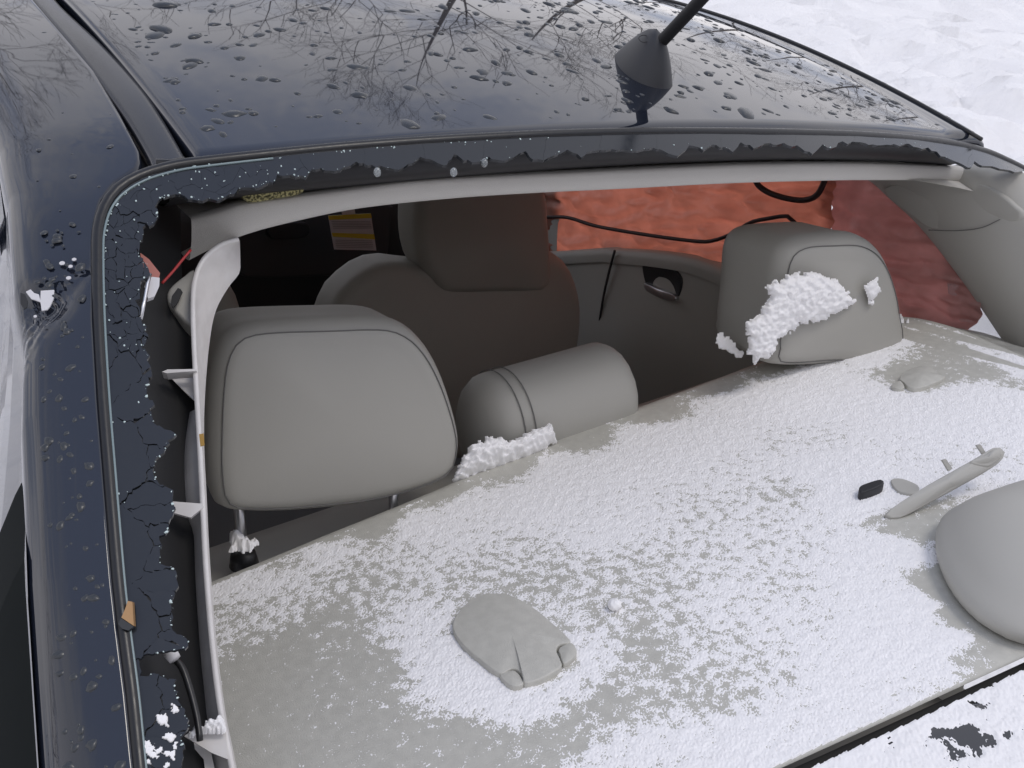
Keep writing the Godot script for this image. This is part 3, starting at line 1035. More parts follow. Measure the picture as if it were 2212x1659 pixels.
	for i in 80:
		var nrm := glass_n(e1[i])
		var tan := (e1[mini(i + 1, 79)] - e1[maxi(i - 1, 0)]).normalized()
		var o := nrm.cross(tan).normalized()
		if o.x > 0: o = -o
		var w := 0.0040
		rr.append(PackedVector3Array([f1[i], f1[i].lerp(e1[i], 0.5), e1[i] - nrm * 0.002, e1[i], e1[i] + o * w * 0.5 + nrm * 0.0005, e1[i] + o * w, e1[i] + o * w - nrm * 0.002, f1[i] + o * 0.004 - nrm * 0.001]))
	obj("strip", sheet(rr), M.trim_light, t)
	var fl := spline(pts([[410, 890], [400, 960], [398, 1040], [405, 1112], [418, 1150], [422, 1250], [432, 1400], [446, 1540], [458, 1680], [466, 1740]], on_glass(off + 0.035)), 50)
	var eg := spline(pts([[430, 880], [434, 960], [440, 1060], [444, 1112], [446, 1150], [452, 1250], [464, 1400], [482, 1540], [510, 1680], [522, 1740]], on_glass(off + 0.01)), 50)
	var fr := []
	for i in 50: fr.append(PackedVector3Array([fl[i] + Vector3(0, -0.004, 0), fl[i], fl[i].lerp(eg[i], 0.5), eg[i]]))
	obj("flange", sheet(fr), M.trim_light, t)
	var nn := Vector3(-0.2, 0.75, 0.6).normalized()
	obj("rib", slab_px([[350, 803], [362, 798], [424, 797], [425, 801], [360, 806]], on_glass(off - 0.004), nn, 0.012), M.trim_light, t)
	obj("rib", slab_px([[358, 805], [426, 800], [427, 872], [395, 842]], on_glass(off + 0.02), nn, 0.002), M.trim_light, t)
	obj("rib", slab_px([[372, 1083], [438, 1088], [440, 1095], [412, 1118], [376, 1108]], on_glass(off - 0.002), nn, 0.004), M.trim_light, t)
	obj("rib", slab_px([[398, 1590], [412, 1580], [488, 1574], [492, 1640], [455, 1625]], on_glass(off - 0.002), nn, 0.004), M.trim_light, t)
	obj("rib", slab_px([[398, 1592], [456, 1626], [470, 1690], [446, 1690], [440, 1640]], on_glass(off + 0.02), nn, 0.004), M.trim_light, t)
	var boss := pillow(spline(pts([[400, 592], [422, 586], [424, 690], [408, 700], [378, 672], [362, 650], [365, 622]], on_glass(off + 0.02)), 28, true), -glass_n(Vector3(-0.55, 1.2, 0.05)), 0.03, 0.004, 0.001)
	var bo := obj("clip_boss", boss, M.plastic, t)
	obj("clip_recess", slab_px([[371, 640], [384, 622], [390, 624], [394, 630], [384, 652], [374, 664], [369, 656]], on_glass(off + 0.010), nn, 0.002), M.dark, bo)
	obj("rust_stain", slab_px([[430, 938], [440, 936], [442, 962], [433, 964]], on_glass(off - 0.0008), nn, 0.0006), M.rust, t)

# ------------------------------------------------------------------ parcel shelf
const FRONT := [[60, 1440], [220, 1365], [380, 1290], [600, 1200], [720, 1150], [820, 1110], [960, 1052], [1100, 991], [1250, 929], [1400, 873], [1550, 818], [1690, 765], [1760, 742], [1850, 706], [1900, 690], [1945, 682], [2000, 690], [2070, 712], [2140, 742], [2212, 772], [2330, 830]]
const CTRL := [[1150, 1080, 1.0], [1300, 1010, 1.0], [1450, 940, 1.0], [1600, 860, 1.0], [1750, 805, 1.0], [1850, 765, 1.0], [1935, 725, 1.0], [2000, 900, 1.1], [2100, 860, 1.1], [2190, 850, 1.0], [2150, 900, 0.9], [1700, 870, 1.0], [1850, 860, 1.1], [1500, 960, 0.9], [1000, 1085, 0.7], [1200, 1015, 0.9], [1400, 945, 0.9], [1600, 860, 0.9], [700, 1185, 0.6], [900, 1130, 0.8], [560, 1262, 0.5], [600, 1310, 0.1], [500, 1330, 0.0], [500, 1250, 0.6], [1000, 1150, 0.5], [1100, 1200, 0.1], [1300, 1130, 0.6], [1400, 1100, 0.5], [1500, 1100, 0.25], [1600, 1000, 0.45], [1400, 1230, 0.05], [1500, 1200, 0.2], [1650, 1150, 0.3], [1700, 1060, 0.1], [1700, 960, 0.35], [1780, 950, 0.3], [1830, 1020, 1.9], [1850, 1000, 1.6], [1790, 1010, 1.0], [1850, 1070, 1.4], [1920, 1060, 0.9], [1930, 980, 0.5], [800, 1250, -0.1], [900, 1220, 0.2], [700, 1350, -0.45], [600, 1450, -0.75], [550, 1600, -0.8], [800, 1450, -0.6], [800, 1600, -0.7], [1000, 1600, -0.65], [1200, 1600, -0.5], [1300, 1520, -0.4], [1000, 1270, 0.0], [1150, 1270, -0.1], [920, 1340, 0.5], [940, 1400, 0.7], [990, 1450, 0.8], [1050, 1500, 0.8], [1130, 1515, 0.7], [1220, 1475, 0.6], [1265, 1410, 0.5], [1190, 1310, 0.1], [1040, 1340, -0.6], [1120, 1400, -0.7], [1180, 1440, -0.6], [1330, 1310, 0.0], [1400, 1400, -0.3], [1500, 1400, 0.15], [1600, 1300, 0.4], [1700, 1250, 0.25], [1750, 1350, 0.4], [1850, 1250, 0.7], [1930, 1190, 1.0], [1975, 1300, 1.1], [1900, 1400, 1.0], [2000, 1400, 1.1], [2050, 1380, 1.0], [1800, 1450, 0.7], [1650, 1450, 0.15], [1550, 1500, -0.15], [1450, 1500, -0.1], [1700, 1550, 0.6], [1500, 1600, 0.6], [1350, 1640, 0.5], [1600, 1620, 1.0], [1750, 1600, 0.7], [1900, 1520, 0.7], [2000, 1480, 0.45], [2110, 1425, -0.4], [2170, 1400, -1.2], [2080, 1330, -1.0], [2030, 1270, -1.0], [1970, 1135, -0.8], [1995, 1110, -0.5], [1950, 1000, 0.5], [2060, 1000, 0.5], [2150, 1000, 0.5], [1800, 750, -0.6], [1860, 718, -0.7], [1930, 693, -0.4], [2000, 730, -0.3], [2060, 765, -0.7], [2130, 800, -0.7], [2200, 835, -0.2], [2120, 765, 0.5], [2190, 790, 0.9], [2260, 830, 1.0], [1990, 812, -1.0], [820, 1122, -1.2], [960, 1066, -1.0], [1100, 1003, -1.0], [1250, 945, -1.0], [1400, 890, -1.0], [1550, 835, -1.0], [1680, 785, -0.9], [1740, 760, -0.6], [700, 1160, -0.6], [600, 1205, -0.2], [2300, 900, 1.0], [2350, 1000, 0.8], [1300, 1700, 0.6], [1100, 1700, -0.6]]

func build_shelf() -> void:
	var sh := group_node("parcel_shelf", car)
	# front lip and plate in rows from front to rear
	var fr := spline(pts(FRONT, f_shelf), 90)
	var rear := rear_line()
	var rows := []
	for p in fr:
		var row := PackedVector3Array()
		for a in [[-0.010, -0.16], [-0.012, -0.05], [-0.013, -0.02], [-0.010, -0.009], [-0.004, -0.0025], [0.004, -0.0004]]:
			row.append(p + Vector3(0, a[1], a[0]))
		for k in 30:
			var d := 0.012 + k / 29.0 * (at_path(rear, p.x) - 0.003 - 0.012 - p.z)
			var q := p + Vector3(0, 0, d)
			q.y = shelf_y(q.x, q.z)
			row.append(q)
		var e := row[row.size() - 1]
		row.append(e + Vector3(0, -0.002, 0.001))
		rows.append(row)
	var plate := obj("shelf_panel", sheet(rows), M.shelf, sh)
	# hinged tether covers
	tether_cover(sh, [[978, 1345], [1005, 1305], [1040, 1284], [1080, 1281], [1110, 1288], [1150, 1310], [1190, 1342], [1232, 1383], [1211, 1391], [1203, 1398], [1203, 1408], [1210, 1424], [1213, 1438], [1190, 1454], [1165, 1467], [1133, 1474], [1130, 1462], [1122, 1449], [1106, 1443], [1080, 1453], [1040, 1426], [994, 1384]], [[[1235, 1388], [1214, 1395], [1207, 1402], [1210, 1412], [1218, 1432], [1238, 1420], [1246, 1405]], [[1080, 1457], [1106, 1447], [1119, 1453], [1127, 1464], [1130, 1477], [1105, 1480]]])
	tether_cover(sh, [[1944, 816], [1958, 800], [1990, 790], [2016, 796], [2028, 806], [2040, 815], [1990, 836], [1966, 836], [1952, 824]], [[[1926, 830], [1944, 822], [1954, 836], [1936, 838]]])
	# bare tether anchor
	var an := obj("tether_anchor", pillow(spline(pts([[1856, 1052], [1868, 1044], [1902, 1035], [1910, 1041], [1902, 1049], [1862, 1063]], f_shelf.bind(0.012)), 22, true), Vector3(0, -1, 0), 0.012, 0.002, 0.0), M.black_plastic, sh)
	obj("anchor_seat", pillow(spline(pts([[1925, 1036], [1950, 1034], [1985, 1050], [1975, 1066], [1940, 1060]], f_shelf.bind(0.004)), 20, true), Vector3(0, -1, 0), 0.006, 0.001, 0.0), M.plastic, sh)
	# seat latch bezel beside the right headrest
	obj("latch_bezel", slab_px([[1690, 766], [1745, 736], [1812, 737], [1765, 764]], f_shelf.bind(0.006), Vector3(-0.1, 0.9, 0.3).normalized(), 0.008), mat(Color(0.20, 0.20, 0.195), 0.5), sh)
	# brake light housing: rounded hood standing on the shelf
	var dome := PackedVector3Array()
	for q in [[2212, 1392], [2165, 1374], [2110, 1340], [2065, 1292], [2036, 1240], [2024, 1190], [2040, 1140], [2120, 1105], [2230, 1075], [2340, 1090], [2400, 1180], [2390, 1290], [2310, 1390]]:
		dome.append(hit(q[0], q[1], f_shelf.bind(0.004)))
	var ring := spline(dome, 48, true)
	var c := Vector3.ZERO
	for p in ring: c += p
	c /= ring.size()
	var drows := []
	for j in 14:
		var t := j / 13.0
		var sc := pow(maxf(1.0 - pow(t, 2.3), 0.0), 0.5)
		var row := PackedVector3Array()
		for p in ring: row.append(c + (p - c) * sc * (1.0 + 0.05 * sin(PI * minf(t * 2.2, 1.0))) + Vector3(0, 0.062 * t, 0))
		drows.append(row)
	var hood := obj("brake_light_housing", sheet(drows, true), M.plastic, car)
	var skirt := PackedVector3Array()
	for p in ring: skirt.append(c + (p - c) * 1.0 + Vector3(0, 0.003, 0))
	skirt.append(skirt[0])
	obj("base_joint", tube(skirt, 0.0012, 0.0012, 6), M.thread, hood)
	# loose cover lying on the snow
	var lc := group_node("loose_tether_cover")
	tag(lc, "snapped off grey plastic cover lying tilted on the snowy shelf", "plastic cover")
	var up := Vector3(-0.55, 0.72, -0.2).normalized()
	var an0 := hit(1925, 1110, f_shelf.bind(0.006))
	var pl := func(p: Vector3) -> float: return (p - an0).dot(Vector3(-0.35, 0.66, 0.66).normalized())
	var out := spline(pts([[1914, 1112], [1935, 1092], [2000, 1050], [2060, 1016], [2110, 988], [2150, 965], [2172, 972], [2166, 992], [2140, 1012], [2070, 1052], [2000, 1090], [1950, 1116], [1925, 1119]], pl), 44, true)
	obj("cover_plate", pillow(out, Vector3(0.2, -0.75, -0.55).normalized(), 0.008, 0.003, 0.003), M.plastic, lc)
	obj("cover_nose", pillow(spline(pts([[2096, 998], [2130, 980], [2152, 968], [2168, 974], [2160, 992], [2135, 1008]], func(p: Vector3) -> float: return pl.call(p) - 0.004), 22, true), Vector3(0.2, -0.75, -0.55).normalized(), 0.010, 0.004, 0.002), M.plastic, lc)
	for l in [[[2036, 994], [2044, 992], [2058, 1012], [2050, 1018]], [[2110, 962], [2118, 960], [2130, 978], [2124, 982]]]:
		obj("clip_tab", slab_px(l, func(p: Vector3) -> float: return pl.call(p) + 0.004, Vector3(-0.4, 0.4, 0.8).normalized(), 0.004), M.plastic, lc)

func rear_line() -> Array:
	var rear := []
	for p in pts([[500, 2150], [900, 2010], [1300, 1840], [1500, 1745], [1690, 1659], [1960, 1537], [2212, 1421], [2400, 1335], [2700, 1200]], f_shelf): rear.append([p.x, p.z])
	rear.sort_custom(func(a, b): return a[0] < b[0])
	return rear

func tether_cover(sh: Node, lid: Array, wings: Array) -> void:
	var t := group_node("tether_cover", sh)
	obj("lid", pillow(spline(pts(lid, f_shelf.bind(0.007)), 120, true), Vector3(0, -1, 0), 0.014, 0.0016, 0.005), M.shelf, t)
	for w in wings:
		obj("hinge_wing", pillow(spline(pts(w, f_shelf.bind(0.006)), 40, true), Vector3(0, -1, 0), 0.012, 0.0014, 0.0015), M.shelf, t)

# ------------------------------------------------------------------ cabin
func headrest(called: String, l: Array, z: float, depth: float, rr: float, bulge: float, label: String, tilt := 0.0) -> Node3D:
	var h := group_node(called, car)
	part_label(h, label)
	var y0 := hit(l[0][0], l[0][1], f_z.bind(z)).y
	var pl := func(p: Vector3) -> float: return p.z - z - tilt * (p.y - y0)
	var o := spline(pts(l, pl), 72, true)
	obj("cushion", pillow(o, Vector3(0, 0, -1), depth, rr, bulge, 0.06), M.leather, h)
	var c := Vector3.ZERO
	for p in o: c += p
	c /= o.size()
	var seam := ring_of(o, c, Vector3(0, 0, -1), rr * 0.42, rr * 0.16 - 0.0003, 1.0, 0.0)
	seam.append(seam[0])
	obj("seam", tube(seam, 0.0008, 0.0008, 5), M.thread, h)
	return h

func build_cabin() -> void:
	var hl := headrest("rear_headrest", [[480, 1105], [463, 1040], [461, 950], [466, 850], [478, 775], [505, 728], [560, 708], [700, 698], [830, 696], [888, 712], [930, 750], [962, 805], [986, 870], [1003, 940], [1004, 985], [988, 1028], [930, 1062], [800, 1100], [650, 1117], [540, 1118]], -0.075, 0.105, 0.026, 0.010, "tall grey headrest raised on its posts beside the broken pillar", -0.12)
	for q in [[518, 1120], [850, 1085]]:
		var p := hit(q[0], q[1], f_z.bind(-0.11))
		obj("post", tube(PackedVector3Array([p + Vector3(0, 0.03, 0), p + Vector3(0, -0.09, 0.0)]), 0.006, 0.006, 10), M.metal, hl)
		obj("post_collar", tube(PackedVector3Array([p + Vector3(0, -0.045, 0.0), p + Vector3(0, -0.062, 0.0)]), 0.014, 0.017, 14), M.black_plastic, hl)
	headrest("rear_headrest", [[1676, 765], [1682, 700], [1690, 630], [1698, 575], [1714, 540], [1745, 522], [1800, 514], [1868, 512], [1912, 534], [1938, 575], [1954, 630], [1962, 690], [1966, 740], [1940, 790], [1700, 800]], -0.035, 0.15, 0.034, 0.006, "snow dusted grey headrest in front of the red plastic", -0.10)
	# middle headrest: rounded roll lying across
	var mh := group_node("rear_headrest", car)
	part_label(mh, "low rounded middle headrest with double stitching")
	var A := hit(1085, 880, f_z.bind(-0.135))
	var prof := []
	for k in 20:
		var an := TAU * k / 20
		prof.append(Vector2(cos(an) * 0.072, sin(an) * 0.078))
	var rows := []
	var L := 0.255
	var x0 := -0.150
	for j in 25:
		var f := j / 24.0
		var e := minf(f, 1.0 - f) * L
		var sc := sqrt(maxf(1.0 - pow(maxf(1.0 - e / 0.045, 0.0), 2.4), 0.0)) if e < 0.045 else 1.0
		var row := PackedVector3Array()
		for q in prof: row.append(Vector3(x0 + f * L, 0.928 + q.y * sc + f * 0.012, -0.155 + q.x * sc))
		rows.append(row)
	obj("cushion", sheet(rows, true), M.leather, mh)
	for dx in [0.046, 0.062]:
		var line := PackedVector3Array()
		for k in 22:
			var an := lerpf(-0.5, 2.6, k / 21.0)
			line.append(Vector3(x0 + dx, 0.929 + sin(an) * 0.0787 + dx / L * 0.012, -0.155 + cos(an) * 0.0727))
		obj("stitching", tube(line, 0.0008, 0.0008, 5), M.thread, mh)
	# seat back and body below the shelf
	var sb := []
	for i in 30:
		var x := lerpf(-0.66, 0.78, i / 29.0)
		var zf := -0.10
		sb.append(PackedVector3Array([Vector3(x, shelf_y(x, zf) - 0.05, zf - 0.0), Vector3(x, shelf_y(x, zf) - 0.055, zf - 0.07), Vector3(x, shelf_y(x, zf) - 0.07, zf - 0.11), Vector3(x, 0.7, zf - 0.17), Vector3(x, 0.45, zf - 0.28), Vector3(x, 0.38, zf - 0.75)]))
	obj("rear_seat", sheet(sb), M.leather, car)
	# front passenger seat
	var fs := group_node("front_seat", car)
	var ob := spline(pts([[700, 900], [708, 740], [735, 655], [765, 618], [805, 588], [850, 573], [905, 578], [1000, 585], [1120, 580], [1195, 553], [1228, 566], [1254, 612], [1266, 680], [1258, 760], [1238, 850], [1230, 960], [960, 1000]], f_z.bind(-0.86)), 60, true)
	obj("backrest", pillow(ob, Vector3(0, 0, -1), 0.12, 0.035, 0.02), M.leather, fs)
	var oh := spline(pts([[905, 520], [905, 460], [912, 400], [935, 360], [1050, 345], [1160, 350], [1184, 400], [1193, 470], [1198, 560], [1196, 612], [1180, 634], [1080, 638], [970, 638], [940, 610], [915, 570]], f_z.bind(-0.845)), 48, true)
	obj("headrest", pillow(oh, Vector3(0, 0, -1), 0.11, 0.03, 0.012), M.leather, fs)
	# front seat on the driver's side, mostly hidden
	var fd := group_node("front_seat", car)
	var od := spline(pts([[440, 760], [430, 660], [450, 620], [485, 610], [512, 632], [528, 680], [536, 760], [530, 900], [440, 900]], f_z.bind(-0.75)), 36, true)
	obj("backrest", pillow(od, Vector3(0, 0, -1), 0.10, 0.03, 0.015), M.leather, fd)
	# dashboard with glove box
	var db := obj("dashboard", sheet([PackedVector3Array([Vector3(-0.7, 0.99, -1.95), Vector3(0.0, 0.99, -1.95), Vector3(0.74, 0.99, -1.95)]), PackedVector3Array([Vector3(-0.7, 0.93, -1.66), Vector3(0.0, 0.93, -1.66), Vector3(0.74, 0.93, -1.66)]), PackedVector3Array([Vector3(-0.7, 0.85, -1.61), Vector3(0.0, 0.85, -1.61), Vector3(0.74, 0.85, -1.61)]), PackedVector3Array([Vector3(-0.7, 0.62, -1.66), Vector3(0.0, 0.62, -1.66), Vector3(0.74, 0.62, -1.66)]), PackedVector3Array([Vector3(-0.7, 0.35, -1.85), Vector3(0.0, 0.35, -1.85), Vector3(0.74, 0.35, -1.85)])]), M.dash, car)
	var gl := group_node("glove_box", car)
	var gd := func(p: Vector3) -> float: return p.z + 1.595
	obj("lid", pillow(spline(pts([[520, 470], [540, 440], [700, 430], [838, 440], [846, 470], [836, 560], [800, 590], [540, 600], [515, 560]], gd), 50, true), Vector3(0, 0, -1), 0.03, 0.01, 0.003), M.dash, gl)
	obj("latch", pillow(spline(pts([[588, 488], [662, 482], [662, 512], [588, 516]], func(p: Vector3) -> float: return p.z + 1.578), 24, true), Vector3(0, 0, -1), 0.02, 0.004, 0.001), M.black_plastic, gl)
	obj("keyhole", slab_px([[604, 500], [610, 496], [616, 500], [616, 508], [610, 511], [604, 507]], func(p: Vector3) -> float: return p.z + 1.574, Vector3(0, 0, 1), 0.002), M.dark, gl)
	# right-hand door panels: sill line, panel, handle
	var rd := group_node("rear_door_panel", car)
	var sill := [[1150, 548], [1195, 546], [1310, 538], [1330, 541], [1400, 545], [1480, 556], [1540, 574], [1590, 600], [1700, 660], [1850, 700], [2070, 722], [2260, 800]]
	var wall := f_x.bind(0.70)
	var sl := spline(pts(sill, wall), 70)
	var wr := []
	for p in sl:
		wr.append(PackedVector3Array([p + Vector3(0.05, -0.004, 0), p + Vector3(0.012, 0.0, 0), p + Vector3(0.002, -0.004, 0), p + Vector3(-0.002, -0.012, 0), p + Vector3(-0.004, -0.05, 0), p + Vector3(-0.014, -0.16, 0), p + Vector3(-0.03, -0.22, 0), Vector3(p.x - 0.01, 0.3, p.z)]))
	var sr := []
	for p in sl: sr.append(PackedVector3Array([p + Vector3(0.03, 0.001, 0), p + Vector3(0.004, 0.003, 0), p + Vector3(-0.006, -0.002, 0), p + Vector3(-0.010, -0.014, 0), p + Vector3(-0.009, -0.030, 0)]))
	obj("sill_trim", sheet(sr), M.plastic, rd)
	obj("panel", sheet(wr), M.plastic, rd)
	var bez := obj("handle_bezel", pillow(spline(pts([[1386, 578], [1394, 562], [1430, 570], [1466, 592], [1472, 620], [1460, 654], [1430, 644], [1398, 622]], f_x.bind(0.692)), 36, true), Vector3(1, 0, 0), 0.02, 0.004, -0.004), M.black_plastic, rd)
	obj("door_handle", pillow(spline(pts([[1390, 612], [1420, 624], [1455, 638], [1458, 650], [1430, 646], [1396, 628]], f_x.bind(0.682)), 24, true), Vector3(1, 0, 0), 0.012, 0.003, 0.001), M.metal, bez)
	obj("door_seam", tube(spline(pts([[1328, 541], [1315, 590], [1302, 650], [1290, 740], [1284, 830]], f_x.bind(0.685)), 16), 0.003, 0.003, 6), M.dark, rd)
	# remaining shell: closes the cabin
	var fwd := []
	for i in 12:
		var z := lerpf(-1.22, -2.0, i / 11.0)
		fwd.append(PackedVector3Array([Vector3(0.70, roof_y(0.7, minf(-z, 1.35)) - 0.02, z), Vector3(0.745, 0.86, z), Vector3(0.735, 0.84, z), Vector3(0.735, 0.7, z), Vector3(0.72, 0.3, z)]))
	obj("front_door_panel", sheet(fwd), M.plastic, car)
	var lw := []
	for i in 16:
		var z := lerpf(-0.06, -2.0, i / 15.0)
		var y1 := minf(roof_y(-0.6, clampf(-z, 0, 1.3)) - 0.03, glass_y(-0.66, z) - 0.05)
		lw.append(PackedVector3Array([Vector3(-0.60, maxf(y1, 0.9), minf(z, 0.45)), Vector3(-0.66, 0.85, z), Vector3(-0.68, 0.3, z)]))
	obj("left_wall_lining", sheet(lw), M.plastic, car)
	var hd := []
	for i in 14:
		var s := lerpf(0.06, 1.45, i / 13.0)
		var row := PackedVector3Array()
		for k in 13:
			var x := lerpf(-0.50 - 0.12 * clampf((s - 0.1) * 3.0, 0, 1), 0.76, k / 12.0)
			row.append(Vector3(x, roof_y(x, minf(s, 1.35)) - 0.085 + 0.02 * clampf(s * 4.0, 0, 1), -s))
		hd.append(row)
	obj("headliner", sheet(hd), M.header, car)
	var ws := []
	for i in 6:
		var t := i / 5.0
		var row := PackedVector3Array()
		for k in 13:
			var x := lerpf(-0.68, 0.8, k / 12.0)
			row.append(Vector3(x, lerpf(roof_y(x, 1.33) - 0.01, 0.97, t), lerpf(-1.33, -2.05, t) + 0.1 * x * x))
		ws.append(row)
	obj("windscreen", sheet(ws), pane_mat(), car)
	obj("cabin_floor", sheet([PackedVector3Array([Vector3(-0.7, 0.3, 0.5), Vector3(0.75, 0.3, 0.5)]), PackedVector3Array([Vector3(-0.7, 0.3, -2.1), Vector3(0.75, 0.3, -2.1)])]), M.carpet, car)
	# hanging airbag tag
	var wt := group_node("warning_tag")
	tag(wt, "white and yellow warning tag hanging in front of the glove box", "warning tag")
	var tz := func(p: Vector3) -> float: return p.z + 1.50
	obj("card", slab_px([[709, 466], [801, 461], [807, 500], [813, 541], [722, 539], [715, 500]], tz, Vector3(0, 0, 1), 0.0012), M.white, wt)
	var ty := func(p: Vector3) -> float: return p.z + 1.4975
	for l in [[[709, 466], [801, 461], [803, 471], [711, 475]], [[717, 503], [808, 506], [810, 517], [719, 511]]]:
		obj("yellow_band", slab_px(l, ty, Vector3(0, 0, 1), 0.0006), M.yellow, wt)
	var print_mat := mat(Color(0.33, 0.35, 0.35), 0.7)
	for k in 7:
		var y := 478.0 + k * 3.6 if k < 5 else 0.0
		if k < 5: obj("print_line", slab_px([[716 + k, y], [800 + k * 0.8, y - 0.6], [800 + k * 0.8, y + 0.8], [716 + k, y + 1.2]], ty, Vector3(0, 0, 1), 0.0004), print_mat, wt)
	for k in 5:
		var y := 519.0 + k * 3.8
		obj("print_line", slab_px([[724 + k * 0.4, y - 1], [804 + k * 0.8, y + 1], [804 + k * 0.8, y + 2.2], [724 + k * 0.4, y + 0.2]], ty, Vector3(0, 0, 1), 0.0004), print_mat, wt)
	obj("hanger", slab_px([[738, 455], [766, 452], [768, 464], [740, 466]], tz, Vector3(0, 0, 1), 0.001), M.white, wt)

func pane_mat() -> StandardMaterial3D:
	var m := mat(Color(0.25, 0.3, 0.3), 0.03)
	m.transparency = BaseMaterial3D.TRANSPARENCY_ALPHA
	m.albedo_color.a = 0.12
	return m

func glass_y(x: float, z: float) -> float:
	return 1.3478 - 0.0574 * x - 0.09 * x * x - (z + 0.141 * x * x - 0.012) / 1.45

# ------------------------------------------------------------------ red plastic over the side windows
func wrinkled(le: Array, re: Array, x: float, nx: int, ny: int, amp: float, sd: int) -> ArrayMesh:
	var n := FastNoiseLite.new()
	n.seed = sd
	n.frequency = 3.0
	n.fractal_octaves = 3
	var a := spline(pts(le, f_x.bind(x)), ny)
	var b := spline(pts(re, f_x.bind(x)), ny)
	var rows := []
	for j in ny:
		var row := PackedVector3Array()
		for i in nx:
			var p := a[j].lerp(b[j], float(i) / (nx - 1))
			var k := n.get_noise_2d(p.z * 1.0 + p.y * 0.8, p.y * 4.0 - p.z * 0.8)
			p.x += amp * (1.0 - 2.0 * absf(k)) + amp * 0.5 * n.get_noise_2d(p.z * 3.0, p.y * 9.0 + 7.0)
			row.append(p)
		rows.append(row)
	return sheet(rows)

func build_sheets() -> void:
	var a := wrinkled([[1150, 20], [1156, 200], [1160, 360], [1165, 430], [1170, 500], [1172, 552]], [[1792, 190], [1794, 280], [1792, 360], [1796, 430], [1788, 500], [1760, 590]], 0.722, 140, 90, 0.017, 5)
	tag(obj("red_plastic_sheet", a, M.red), "wrinkled red plastic sheet with dark cords covering the door window", "plastic sheet", "red plastic over the side windows")
	var b := wrinkled([[1770, 185], [1775, 350], [1785, 450], [1800, 560], [1850, 640], [1940, 700], [2000, 730]], [[1900, 215], [1915, 350], [1955, 430], [2022, 520], [2085, 610], [2122, 668], [2084, 716]], 0.738, 80, 90, 0.016, 9)
	tag(obj("red_plastic_sheet", b, M.pink), "striped dull red plastic sheet taped beside the grey pillar trim", "plastic sheet", "red plastic over the side windows")
	var tape := mat(Color(0.03, 0.012, 0.012), 0.6)
	tag(obj("dark_cord", tube(spline(pts([[1170, 470], [1225, 470], [1290, 489], [1400, 508], [1500, 521], [1540, 520], [1585, 503], [1620, 481], [1660, 472], [1700, 467], [1716, 480], [1740, 508]], f_x.bind(0.709)), 50), 0.0045, 0.004, 7), tape), "long wavy dark cord running across the red plastic sheet", "cord")
	tag(obj("dark_cord", tube(spline(pts([[1630, 385], [1640, 402], [1665, 418], [1705, 430], [1740, 432], [1766, 420], [1782, 390]], f_x.bind(0.709)), 30), 0.0058, 0.0055, 7), tape), "short looped dark cord hanging at the top of the red plastic", "cord")
	var pm := mat(Color(0.5, 0.52, 0.54), 0.05)
	pm.transparency = BaseMaterial3D.TRANSPARENCY_ALPHA
	pm.albedo_color.a = 0.25
	obj("quarter_window", slab_px([[2040, 560], [2110, 600], [2190, 760], [2060, 730]], f_x.bind(0.752), Vector3(-1, 0, 0), 0.003), pm, car)

# ------------------------------------------------------------------ snow
func snow_layer(x0: float, x1: float, z0: float, z1: float, cell: float, yf: Callable, tf: Callable, sd: int, grain: float, keep: Callable) -> ArrayMesh:
	var n := FastNoiseLite.new()
	n.seed = sd
	n.frequency = 400.0
	n.fractal_octaves = 2
	var m := FastNoiseLite.new()
	m.seed = sd + 1
	m.frequency = 60.0
	m.fractal_octaves = 4
	var nx := int((x1 - x0) / cell)
	var nz := int((z1 - z0) / cell)
	var st := SurfaceTool.new()
	st.begin(Mesh.PRIMITIVE_TRIANGLES)
	st.set_smooth_group(0)
	var idx := PackedInt32Array()
	idx.resize(nx * nz)
	var hh := PackedFloat32Array()
	hh.resize(nx * nz)
	for j in nz:
		for i in nx:
			var x := x0 + i * cell
			var z := z0 + j * cell
			var t: float = tf.call(x, z)
			var h := -0.01
			if t > -1.6:
				h = t * 0.0012 + m.get_noise_2d(x, z) * 0.0011 + n.get_noise_2d(x, z) * grain + rng.randf_range(-0.5, 0.5) * grain
			hh[j * nx + i] = h if keep.call(x, z) else -0.01
			idx[j * nx + i] = -1
	var count := 0
	for j in nz - 1:
		for i in nx - 1:
			var k := [j * nx + i, j * nx + i + 1, (j + 1) * nx + i, (j + 1) * nx + i + 1]
			if maxf(maxf(hh[k[0]], hh[k[1]]), maxf(hh[k[2]], hh[k[3]])) < 0.0: continue
			for q in k:
				if idx[q] < 0:
					idx[q] = count
					count += 1
					var x: float = x0 + (q % nx) * cell
					var z: float = z0 + (q / nx) * cell
					st.add_vertex(Vector3(x, yf.call(x, z) + maxf(hh[q], -0.0012), z))
			st.add_index(idx[k[0]]); st.add_index(idx[k[1]]); st.add_index(idx[k[2]])
			st.add_index(idx[k[1]]); st.add_index(idx[k[3]]); st.add_index(idx[k[2]])
	st.generate_normals()
	return st.commit()

var field := PackedFloat32Array()
func coverage(x: float, z: float) -> float:
	# bilinear lookup in a 1 cm grid
	var fx := clampf((x + 0.75) / 0.01, 0, 159.999)
	var fz := clampf((z + 0.25) / 0.01, 0, 89.999)
	var i := int(fx)
	var j := int(fz)
	var a := lerpf(field[j * 162 + i], field[j * 162 + i + 1], fx - i)
	var b := lerpf(field[(j + 1) * 162 + i], field[(j + 1) * 162 + i + 1], fx - i)
	return lerpf(a, b, fz - j)

